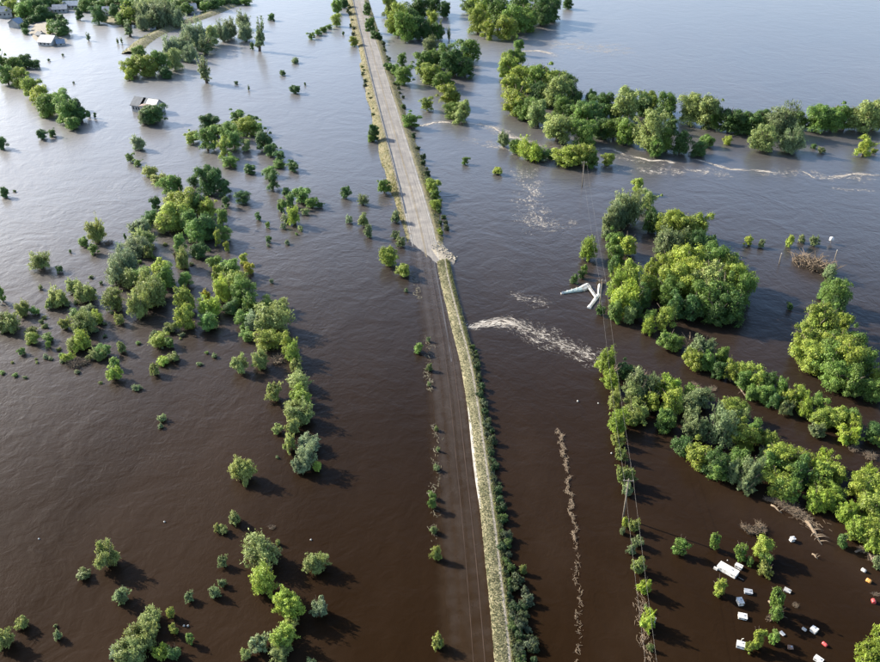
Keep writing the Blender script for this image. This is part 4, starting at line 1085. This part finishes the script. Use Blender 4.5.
def foam_sheet(path, w0, w1, mat, label, fade=0.15, z=0.014):
    ln = smooth_line(path, 14)
    o = film('foam', ln, lambda t: w0 + (w1 - w0) * t, z, M[mat], lambda t: min(1.0, t / fade + .0, (1 - t) / fade), 11)
    tag(o, label, 'foam', kind='stuff')


foam_sheet([(464, 330), (474, 327), (487, 323.5), (500, 321), (512, 324), (526, 329)], 1.8, 5.0, 'foam_dense', 'dense pale foam where the flood breaks through the embankment', .2)
foam_sheet([(495, 321), (515, 324), (530, 330), (545, 337), (562, 344)], 4.5, 6.5, 'foam_thin', 'streaked foam downstream of the breach', .25, .019)
foam_sheet([(540, 335), (555, 342), (575, 349), (592, 358), (604, 367)], 6.0, 4.5, 'foam_thin', 'thin foam trailing toward the power line trees', .3, .024)
foam_sheet([(498, 288), (518, 296), (540, 302), (562, 312)], 5, 6, 'foam_fleck', 'faint foam above the breach stream', .3)
foam_sheet([(400, 129), (425, 125), (440, 122), (458, 125)], 2.2, 2.6, 'foam_dense', 'foam beside the dry road bank', .2)
foam_sheet([(450, 125), (480, 125), (495, 128), (505, 135), (518, 139), (535, 144), (556, 151)], 5.5, 4.5, 'foam_thin', 'broken foam in the river gap', .15, .019)
foam_sheet([(486, 124), (496, 129), (506, 136), (520, 139.5), (536, 144)], 1.6, 1.6, 'foam_line', 'bright foam thread in the river gap', .2, .024)
foam_sheet([(572, 147), (597, 149), (612, 149), (625, 155), (640, 158), (652, 161), (668, 161), (680, 167)], 1.5, 1.7, 'foam_line', 'thin winding foam line below the riverside belt', .12)
foam_sheet([(590, 153), (620, 158), (650, 163), (680, 166)], 4, 4, 'foam_fleck', 'faint scum beside the winding foam line', .2, .019)
foam_sheet([(686, 158), (702, 161), (715, 165), (730, 169), (745, 170), (762, 171), (782, 174)], 1.5, 2.0, 'foam_line', 'pale foam line running from the riverside belt', .12)
foam_sheet([(740, 172), (770, 174), (800, 172), (830, 178), (860, 178), (890, 182)], 6, 9, 'foam_fleck', 'scattered foam in the open reach', .15, .019)
foam_sheet([(798, 169.5), (808, 174), (819, 182)], 1.0, .8, 'foam_dense', 'short bright foam streak in open water off the belt', .3, .024)
foam_sheet([(826, 177), (842, 176), (856, 174), (890, 176)], 1.6, 1.8, 'foam_line', 'wavering foam line in the open reach', .2, .024)
foam_sheet([(440, 128), (500, 148), (560, 160), (640, 170), (700, 172), (760, 178)], 7, 8, 'foam_fleck', 'broken ripples of foam below the riverside belt', .12, .034)
foam_sheet([(822, 188), (840, 189), (856, 190), (890, 191)], 3, 4, 'foam_fleck', 'small foam flecks on the open reach', .2, .029)
foam_sheet([(514, 52), (530, 51), (545, 52), (562, 59)], 2.5, 4, 'foam_line', 'foam line at the lip upstream of the gap', .2)
foam_sheet([(510, 40), (560, 44), (610, 50), (660, 62)], 24, 30, 'foam_fleck', 'choppy flecks of foam on the upstream reach', .3, .019)
foam_sheet([(508, 158), (522, 172), (532, 186), (530, 200), (536, 222), (524, 240)], 9, 10, 'foam_fleck', 'drifting flecks of foam in the eddy', .2)
foam_sheet([(515, 208), (545, 226), (560, 222), (580, 232)], 8, 7, 'foam_fleck', 'faint flecks of foam curling in the eddy', .2, .019)
foam('foam', [(466, 329), (474, 327), (487, 323), (500, 321), (512, 324)], (1.2, 3.2), 90, 'frothing crests in the breach stream', (.6, 2.4), (.03, .12))

# ------------------------------------------------------------------ power line
PB = [G(582, 187), G(599, 311), G(623, 518)]
PB.append(PB[2] * 2 - PB[1])
ptop = []
pole_lbl = ['slim timber power pole standing in the current off the riverside bushes', 'timber power pole beside the grey wreck', 'timber power pole rising from the narrow row of bushes', 'timber power pole in the row beyond the campsite']
for i, b in enumerate(PB):
    o = empty('power_pole', b)
    d = (PB[1] - PB[0]).normalized(); sd = Vector((-d.y, d.x, 0))
    H = 9.4
    mb = MB(); mb.tube([(0, 0, -1), (0, 0, 4), (0, 0, H)], [.17, .15, .11], 10); mb.build('pole', M['wood'], o, True)
    ang = math.atan2(sd.y, sd.x)
    mb = MB(); mb.box((0, 0, H - .45), (1.9, .12, .14), Matrix.Rotation(ang, 3, 'Z')); mb.build('crossarm', M['wood'], o)
    for s in (-.8, .8):
        mb = MB(); mb.tube([sd * s + Vector((0, 0, H - .38)), sd * s + Vector((0, 0, H - .16))], [.06, .045], 8); mb.build('insulator', M['grey'], o)
    tag(o, pole_lbl[i], 'power pole', 'power poles')
for s in (-.8, .8):
    mb = MB(); pts = []
    for a, b in zip(PB, PB[1:]):
        for k in range(14):
            t = k / 14
            q = a.lerp(b, t) + sd * s; q.z = 9.26 - 4 * 1.1 * t * (1 - t)
            pts.append(q)
    pts.append(PB[-1] + sd * s + Vector((0, 0, 9.26)))
    mb.tube(pts, .012, 5)
    tag(mb.build('power_wire', M['wire']), 'sagging pale power wire strung between the timber poles', 'wire', 'power wires')

# two bare posts
for (bx, by), (tx, ty) in (((779, 264.5), (780.7, 253.5)), ((834.2, 261.5), (836.8, 250.2))):
    b = G(bx, by); s, be = scale_at(bx, by); h = (by - ty) / s / math.cos(be)
    o = empty('post', b)
    mb = MB(); mb.tube([(0, 0, -.8), (.02, 0, h * .5), (0.05, 0, h)], [.17, .16, .13], 8); mb.build('shaft', M['wood'], o, True)
    mb = MB(); mb.tube([(.05, 0, h), (.05, 0, h + .08)], [.16, .12], 8); mb.build('cap', M['offwhite'], o)
    tag(o, 'bare pale post standing in the water beside the dead brush', 'post', 'bare posts')
b = G(830.5, 243.5)
o = empty('marker', b)
mb = MB(); mb.tube([(0, 0, -.5), (0, 0, 1.0)], .06, 6); mb.build('stake', M['wood'], o)
mb = MB(); mb.tube([(0, 0, .8), (0, 0, 1.0), (0, 0, 1.9), (0, 0, 2.2)], [.3, .62, .62, .2], 12); mb.build('drum', M['white'], o, True)
tag(o, 'round white marker at the end of the short line of trees', 'marker')

# ------------------------------------------------------------------ grey wreck beside the round grove
def hull_from(name, root, a, b, wa, wb, z0, z1, mat):
    """tapered hull between two ground points"""
    mb = MB(); d = b - a; sd = Vector((-d.y, d.x, 0)).normalized(); n = 7; vs = []
    for i in range(n):
        t = i / (n - 1); w = (wa + (wb - wa) * t ** .8) / 2; h = z0 + (z1 - z0) * t
        p = a + d * t - root.location
        vs += [p + sd * w + Vector((0, 0, -.2)), p + sd * w * .9 + Vector((0, 0, h * .62)), p + Vector((0, 0, h)), p - sd * w * .9 + Vector((0, 0, h * .62)), p - sd * w + Vector((0, 0, -.2))]
    fs = []
    for i in range(n - 1):
        for k in range(4): fs.append((i * 5 + k, i * 5 + k + 1, i * 5 + k + 6, i * 5 + k + 5))
    fs += [(0, 1, 2, 3, 4), tuple((n - 1) * 5 + k for k in (4, 3, 2, 1, 0))]
    mb.add(vs, fs)
    return mb.build(name, M[mat], root)


wr = empty('wreck', G(578, 291))
tag(wr, 'overturned tapered pale hull with a grey-green side and white stern', 'wreck')
hull_from('hull', wr, G(562.5, 293.5), G(581, 290), .5, 1.7, .4, .9, 'greenish')
hull_from('bow_cap', wr, G(561, 294), G(563.2, 293.4), .4, .7, .5, .75, 'white')
hull_from('stern', wr, G(581, 290.2), G(588, 287), 1.9, 2.4, .9, 1.2, 'offwhite')
mb = MB()
for t in (.25, .5, .75):
    p = G(562.5, 293.5).lerp(G(581, 290), t) - wr.location
    mb.box((p.x, p.y, 0.42 + .4 * t), (.1, .7 + 1.0 * t, .1))
mb.build('rib', M['white'], wr)
gw = empty('gangway', G(592, 293))
tag(gw, 'narrow white gangway joining the overturned hull to a pontoon', 'gangway')
a_, b_ = G(588, 288.5), G(595.5, 299)
mb = MB(); d = b_ - a_; mb.box((a_ + d * .5 - gw.location) + Vector((0, 0, .5)), (d.length, .55, .12), Matrix.Rotation(math.atan2(d.y, d.x), 3, 'Z')); mb.build('deck', M['white'], gw)
for s in (-1, 1):
    sd_ = Vector((-d.y, d.x, 0)).normalized() * 0.26 * s
    mb = MB(); mb.tube([a_ - gw.location + sd_ + Vector((0, 0, .95)), b_ - gw.location + sd_ + Vector((0, 0, .95))], .04, 5)
    for t in (.02, .35, .65, .98):
        q = a_.lerp(b_, t) - gw.location + sd_; mb.tube([q + Vector((0, 0, .5)), q + Vector((0, 0, .95))], .03, 5)
    mb.build('railing', M['offwhite'], gw)
po = empty('pontoon', G(594, 303))
tag(po, 'slanting pale pontoon at the end of the white gangway', 'pontoon')
hull_from('float', po, G(589.5, 307.5), G(599, 295), 1.0, 1.2, .4, .5, 'offwhite')
hull_from('end_cap', po, G(588.8, 308.6), G(590.2, 306.6), 1.1, 1.15, .5, .55, 'white')
po = empty('plank', G(599, 289))
tag(po, 'upright pale plank jammed between the pontoon and the pole', 'plank')
hull_from('board', po, G(598, 297), G(599.5, 286), .6, .9, .4, .9, 'offwhite')
brush(600, 283, 9, 5, 'snagged branches behind the pontoon', zs=1.6)

# ------------------------------------------------------------------ campsite boxes, barrels and floats
def crate(px, py, L_, W_, H_, ang, mat, name, label, cat, group=None, vents=1, tilt=0.0):
    p = G(px, py); L_ *= .82; W_ *= .82
    o = empty(name, (p.x, p.y, 0), ang); o.rotation_euler = (tilt, tilt * .6, ang)
    mb = MB(); mb.box((0, 0, H_ / 2 - .25), (L_, W_, H_ + .3)); b_ = mb.build('body', M[mat], o)
    bv = b_.modifiers.new('bevel', 'BEVEL'); bv.width = .06; bv.segments = 2
    mb = MB(); mb.box((0, 0, H_ - .06), (L_ + .08, W_ + .08, .09)); mb.build('lid', M[mat], o)
    for k in range(vents):
        mb = MB(); mb.box(((k + .5) / vents * L_ * .7 - L_ * .35 + L_ * .18, W_ * .1, H_ + .03), (.28, .24, .09)); mb.build('hatch', M['grey'], o)
    for s in (-1, 1):
        mb = MB(); mb.box((s * L_ * .3, -W_ / 2 - .02, H_ * .6), (.25, .05, .12)); mb.build('latch', M['dark'], o)
    tag(o, label, cat, group)
    return o


cr = crate(727.5, 571.5, 4.1, 1.75, .8, R(-43), 'white', 'trailer', 'long white box trailer with a roof hatch lying in the campsite', 'trailer')
mb = MB(); mb.box((-1.75, -.9, .15), (.7, .35, .5)); mb.build('step', M['white'], cr)
mb = MB(); mb.tube([(2.0, 0, .1), (2.9, 0, .1)], .06, 6); mb.build('drawbar', M['steel'], cr)
crate(738.5, 567.5, 1.45, .9, .6, R(-40), 'white', 'storage_box', 'small white storage box beside the long white trailer', 'box')
crate(748, 592.5, 1.5, 1.0, .45, R(-12), 'grey', 'storage_box', 'low grey storage box between a yellow tree and a green tree', 'box', tilt=.06)
crate(739.8, 603, 1.05, 1.5, .7, R(5), 'white', 'storage_box', 'upright white storage box with the grey box just behind it', 'box')
crate(742.3, 617.3, 1.6, 1.2, .5, R(-14), 'white', 'storage_box', 'flat white storage box standing apart in the campsite row', 'box', tilt=.04)
o = crate(740.5, 646, 1.5, 1.3, .6, R(-22), 'white', 'storage_box', 'white storage box with a bent pipe against a small yellow tree', 'box', tilt=-.05)
mb = MB(); mb.tube([(0, .5, .5), (.05, .6, 1.0), (.3, .6, 1.15)], .06, 6); mb.build('pipe', M['offwhite'], o)
crate(813.7, 631, 1.15, 1.15, .6, R(40), 'white', 'storage_box', 'diamond-set white box in the long shadow of a campsite tree', 'box')
crate(818, 660.5, 1.5, .95, .6, R(-48), 'white', 'storage_box', 'tilted white box nearest the corner thicket', 'box', tilt=.1)
crate(787, 591, 1.3, .8, .4, R(-35), 'offwhite', 'storage_box', 'broken off-white box drifting behind a tall campsite tree', 'box', tilt=.2)
crate(791.8, 540.5, .95, .8, .75, R(15), 'white', 'storage_box', 'lone white box between driftwood and the campsite trees', 'box', tilt=.1)
crate(652.8, 622.5, .8, 1.1, .8, R(-25), 'white', 'storage_box', 'white box tucked against a bush under the power line', 'box')
crate(790, 648, .9, .7, .35, R(-10), 'tan', 'storage_box', 'tan canvas bundle floating by the campsite trees', 'bundle', tilt=.1)
crate(782, 634, .5, .9, .3, R(30), 'grey', 'storage_box', 'grey panel afloat in the shadow of a campsite tree', 'panel', vents=0, tilt=.15)


def barrel(px, py, rad, l, ang, mat, label):
    p = G(px, py); o = empty('barrel', (p.x, p.y, .1), ang)
    mb = MB(); mb.tube([(-l / 2, 0, .1), (-l * .48, 0, .1), (-l * .2, 0, .1), (l * .2, 0, .1), (l * .48, 0, .1), (l / 2, 0, .1)], [rad * .86, rad, rad * 1.04, rad * 1.04, rad, rad * .86], 14); mb.build('drum', M[mat], o, True)
    for s in (-.2, .2):
        mb = MB(); mb.tube([(l * s - .03, 0, .1), (l * s + .03, 0, .1)], rad * 1.09, 14); mb.build('hoop', M[mat], o)
    tag(o, label, 'barrel')


barrel(863.5, 571, .3, .75, R(-55), 'offwhite', 'pale barrel afloat below the forked log')
barrel(868.5, 581.5, .34, .8, R(-50), 'orange', 'orange barrel afloat between the pale and the red barrels')
barrel(873.3, 602, .32, .75, R(80), 'red', 'red barrel afloat beside the corner thicket')
barrel(824.5, 645, .26, .8, R(-60), 'red', 'small red and white barrel near the tilted white box')
barrel(804, 630, .24, .7, R(-50), 'offwhite', 'small pale barrel next to the diamond-set white box')


def float_bit(px, py, s, label, group=None):
    s *= 0.62
    p = G(px, py); o = empty('float', (p.x, p.y, 0), rng.uniform(0, 6))
    mb = MB(); mb.tube([(0, 0, -.15 * s), (0, 0, .1 * s), (0, 0, .45 * s), (0, 0, .7 * s)], [.3 * s, .5 * s, .46 * s, .15 * s], 9); mb.build('shell', M['offwhite'], o, True)
    mb = MB(); mb.tube([(0, 0, .68 * s), (.1 * s, 0, .85 * s)], .08 * s, 6); mb.build('ring', M['grey'], o)
    tag(o, label, 'float', group)


float_bit(577.8, 401.5, .75, 'white float drifting in the open channel')
float_bit(598.2, 403.5, .55, 'small white float close to the bushes under the power line')
float_bit(611.5, 453.5, .6, 'white float tucked beside the bushes under the power line')
float_bit(271.5, 281, .8, 'white float in the shade of the golden tree')
float_bit(39, 539, .5, 'small white float beside a lone willow bush')
float_bit(164.5, 522, .55, 'white float in open water beyond the lone willow bush')
float_bit(311, 540, .55, 'white float behind the round willow bush')
float_bit(184, 626, .6, 'white float among the small bright bushes')
float_bit(188, 626, .6, 'white float paired with another among the small bright bushes')
float_bit(727.5, 560.5, .4, 'tiny white float behind the long white trailer')

# ------------------------------------------------------------------ levee, banks and flooded houses in the distance
LEV = smooth_line([(128, 54), (136, 47), (146, 39), (160, 32), (176, 26), (190, 21), (204, 16), (222, 9), (245, 0), (275, -12)], 8)
ls = 1.0 if normals(LEV)[0].y < 0 else -1.0
tag(strip('levee', LEV, [-9, -6, -2.5, 0, 3, 6], lambda i, o: 1.7 - abs(o + 1) * .34, M['grass_bank'], .4, flip=ls), kind='structure')
tag(grass_tufts('grass', LEV, ls, -6, 4, lambda i, o: 1.7 - abs(o + 1) * .34, 2500, (0.16, 0.18, 0.07, 1), .7), 'pale grass on the levee before the flooded houses', 'grass', kind='stuff')


def bank(name, pts, z, mat):
    P = [G(*p) for p in pts]; c = sum(P, Vector()) / len(P); n = len(P)
    vs = [tuple(p + Vector((0, 0, -.4))) for p in P] + [tuple(c + (p - c) * .85 + Vector((0, 0, z))) for p in P] + [tuple(c + Vector((0, 0, z * 1.2)))]
    fs = [(k, (k + 1) % n, n + (k + 1) % n, n + k) for k in range(n)] + [(n + k, n + (k + 1) % n, 2 * n) for k in range(n)]
    mb = MB(); mb.add(vs, fs)
    tag(mb.build(name, M[mat], smooth=True), kind='structure')


bank('ground', [(8, 18), (22, 19), (36, 18), (50, 14), (60, 14), (58, 9), (30, 10), (10, 12)], .7, 'grass_bank')
bank('ground', [(28, 33), (33, 40), (45, 47), (53, 49), (66, 45), (72, 36), (66, 24), (50, 20), (34, 23)], .5, 'gravel')
bank('ground', [(95, 22), (110, 27), (128, 26), (150, 28), (180, 20), (200, 8), (230, -6), (180, -12), (120, -8), (95, 4)], .5, 'grass_bank')


def house(px, py, wpx, dm, hm, ang, roofm, label, windows=3, wallm='wall', rise=None):
    s, be = scale_at(px, py)
    W = wpx / s
    p = G(px, py)
    o = empty('house', (p.x, p.y, 0), ang)
    tag(o, label, 'house')
    mb = MB(); mb.box((0, 0, hm / 2 - .5), (W, dm, hm + 1))
    rz = rise or dm * .32
    for s_ in (-1, 1):
        mb.add([(s_ * W / 2, -dm / 2, hm), (s_ * W / 2, dm / 2, hm), (s_ * W / 2, 0, hm + rz)], [(0, 1, 2)])
    mb.build('wall', M[wallm], o)
    t = .18; ov = .5
    mb = MB()
    for s_ in (-1, 1):
        e0 = Vector((0, s_ * (dm / 2 + ov), hm - ov * rz / (dm / 2))); e1 = Vector((0, 0, hm + rz))
        for q in (e0, e1): pass
        x = W / 2 + ov
        vs = [(-x, e0.y, e0.z + .02), (x, e0.y, e0.z + .02), (x, 0, e1.z + .02), (-x, 0, e1.z + .02), (-x, e0.y, e0.z + t), (x, e0.y, e0.z + t), (x, 0, e1.z + t), (-x, 0, e1.z + t)]
        mb.add(vs, [(0, 1, 2, 3), (4, 5, 6, 7), (0, 1, 5, 4), (1, 2, 6, 5), (2, 3, 7, 6), (3, 0, 4, 7)])
    rf = mb.build('roof', M[roofm], o)
    mb = MB(); mb.box((W * .22, dm * .12, hm + rz * 1.05), (.7, .7, 1.2)); mb.build('chimney', M['roof_brown'], rf)
    for k in range(windows):
        x = ((k + .5) / windows - .5) * W * .86
        for s_ in (-1, 1):
            mb = MB(); mb.box((x, s_ * (dm / 2 + .02), hm * .55), (1.1, .08, 1.2)); w_ = mb.build('window', M['white'], o)
            mb = MB(); mb.box((x, s_ * (dm / 2 + .05), hm * .55), (.9, .08, 1.0)); mb.build('pane', M['glass'], w_)
    mb = MB(); mb.box((W / 2 + .03, 0, hm * .35), (.08, 1.0, 1.9)); mb.build('door', M['roof_brown'], o)
    return o


house(6, 17, 13, 8, 4.0, R(20), 'roof_light', 'grey gabled house at the edge of the flooded village')
house(17.5, 27, 10, 7, 2.8, R(75), 'roof_blue', 'blue-roofed shed beside the grey gabled house', 2)
house(50, 44.5, 15, 9, 2.2, R(-14), 'roof_light', 'pale-roofed house enclosed by a curved dark hedge')
house(61, 45, 7, 5, 1.5, R(24), 'roof_blue', 'low grey outbuilding beside the hedge-enclosed house', 1)
house(41, 37, 6, 4, 1.6, R(-30), 'roof_dark', 'small dark-roofed hut behind the hedge-enclosed house', 1)
house(48, 15, 5, 5, 3.2, R(40), 'roof_brown', 'narrow pinkish-roofed house behind the homestead hedge', 1)
house(61, 12, 13, 7, 2.4, R(12), 'roof_light', 'long white-roofed house behind the homestead hedge')
house(73, 8.5, 16, 7, 2.6, R(4), 'roof_blue', 'long blue-roofed house behind the white-roofed one', 4)
house(107, 15.5, 6, 7, 3.2, R(10), 'roof_light', 'white house half hidden among the village trees', 2)
house(102, 5, 12, 7, 3.0, R(-4), 'roof_dark', 'dark-roofed house among the village trees')
house(191, 12.5, 11, 8, 3.0, R(18), 'roof_light', 'white house with a dark open front above the levee', 2)
house(152, 29, 6, 5, 1.8, R(30), 'roof_light', 'small pale shed where the levee meets the trees', 1)

# the wrecked white house in open water
wh = empty('house', G(149, 111), R(-24))
tag(wh, 'wrecked white house with a torn dark roof standing in open water', 'house')
W, D, H = 12.5, 7.0, 3.0
mb = MB(); mb.box((0, 0, H / 2 - .5), (W, D, H + 1))
for s_ in (-1, 1):
    mb.add([(s_ * W / 2, -D / 2, H), (s_ * W / 2, D / 2, H), (s_ * W / 2, 0, H + 2.6)], [(0, 1, 2)])
mb.build('wall', M['wall'], wh)
mb = MB()
for x0, x1, s_ in ((-W / 2 - .5, -1.6, -1), (-W / 2 - .5, W / 2 + .4, 1), (-.2, .9, -1)):
    y0 = s_ * (D / 2 + .5); z0 = H - .35
    mb.add([(x0, y0, z0), (x1, y0, z0), (x1, 0, H + 2.65), (x0, 0, H + 2.65), (x0, y0, z0 + .2), (x1, y0, z0 + .2), (x1, 0, H + 2.85), (x0, 0, H + 2.85)], [(0, 1, 2, 3), (4, 5, 6, 7), (0, 1, 5, 4), (1, 2, 6, 5), (2, 3, 7, 6), (3, 0, 4, 7)])
rf = mb.build('roof', M['roof_dark'], wh)
mb = MB(); mb.add([(.9, -D / 2 - .4, H - .3), (W / 2 + .4, -D / 2 - .4, H - .3), (W / 2 + .4, -.1, H + 2.6), (.9, -.1, H + 2.6), (.9, -D / 2 - .4, H - .15), (W / 2 + .4, -D / 2 - .4, H - .15), (W / 2 + .4, -.1, H + 2.75), (.9, -.1, H + 2.75)], [(0, 1, 2, 3), (4, 5, 6, 7), (0, 1, 5, 4), (1, 2, 6, 5), (2, 3, 7, 6), (3, 0, 4, 7)])
mb.build('bleached_roof', M['roof_light'], wh)
for x in (-5.2, -3.6, -2.2, -.4, 2.0, 3.6, 5.2):
    mb = MB(); mb.box((x, -D / 2 - .03, H * .55), (1.0, .1, 1.4)); w_ = mb.build('window', M['white'], wh)
    mb = MB(); mb.box((x, -D / 2 - .06, H * .55), (.8, .1, 1.2)); mb.build('pane', M['glass'], w_)
mb = MB()
prev = None
for k in range(11):
    t = k / 10; x = -.2 + 8.0 * t; z = 2.0 + 2.0 * math.sin(math.pi * (.25 + .6 * t)); y = -D / 2 - 1.4
    ring = [(x, y - 1.0, z), (x, y + 1.2, z + .3), (x, y + 1.2, z + .5), (x, y - 1.0, z + .2)]
    if prev: mb.add(prev + ring, [(j, (j + 1) % 4, 4 + (j + 1) % 4, 4 + j) for j in range(4)])
    prev = ring
mb.build('porch_roof', M['roof_brown'], wh)
for x in (.4, 4, 7.4):
    mb = MB(); mb.tube([(x, -D / 2 - 2.2, -1), (x, -D / 2 - 2.2, 2.9)], .1, 6); mb.build('porch_post', M['wall'], wh)

# small white vehicle on the levee
vt = empty('van', G(179, 27.5), R(20)); vt.location.z = 1.1
tag(vt, 'small white van parked on the levee', 'van')
mb = MB(); mb.box((0, 0, .95), (4.6, 1.9, 1.1)); bd = mb.build('body', M['white'], vt)
bv = bd.modifiers.new('bevel', 'BEVEL'); bv.width = .2; bv.segments = 2
mb = MB(); mb.box((-.5, 0, 1.75), (3.2, 1.7, .6)); cb = mb.build('cab', M['white'], vt)
bv = cb.modifiers.new('bevel', 'BEVEL'); bv.width = .2; bv.segments = 2
mb = MB(); mb.box((1.13, 0, 1.7), (.06, 1.4, .4)); mb.build('windscreen', M['glass'], vt)
for x in (-1.5, 1.5):
    for y in (-.9, .9):
        mb = MB(); mb.tube([(x, y - .1, .33), (x, y + .1, .33)], .34, 12); mb.build('wheel', M['dark'], vt)
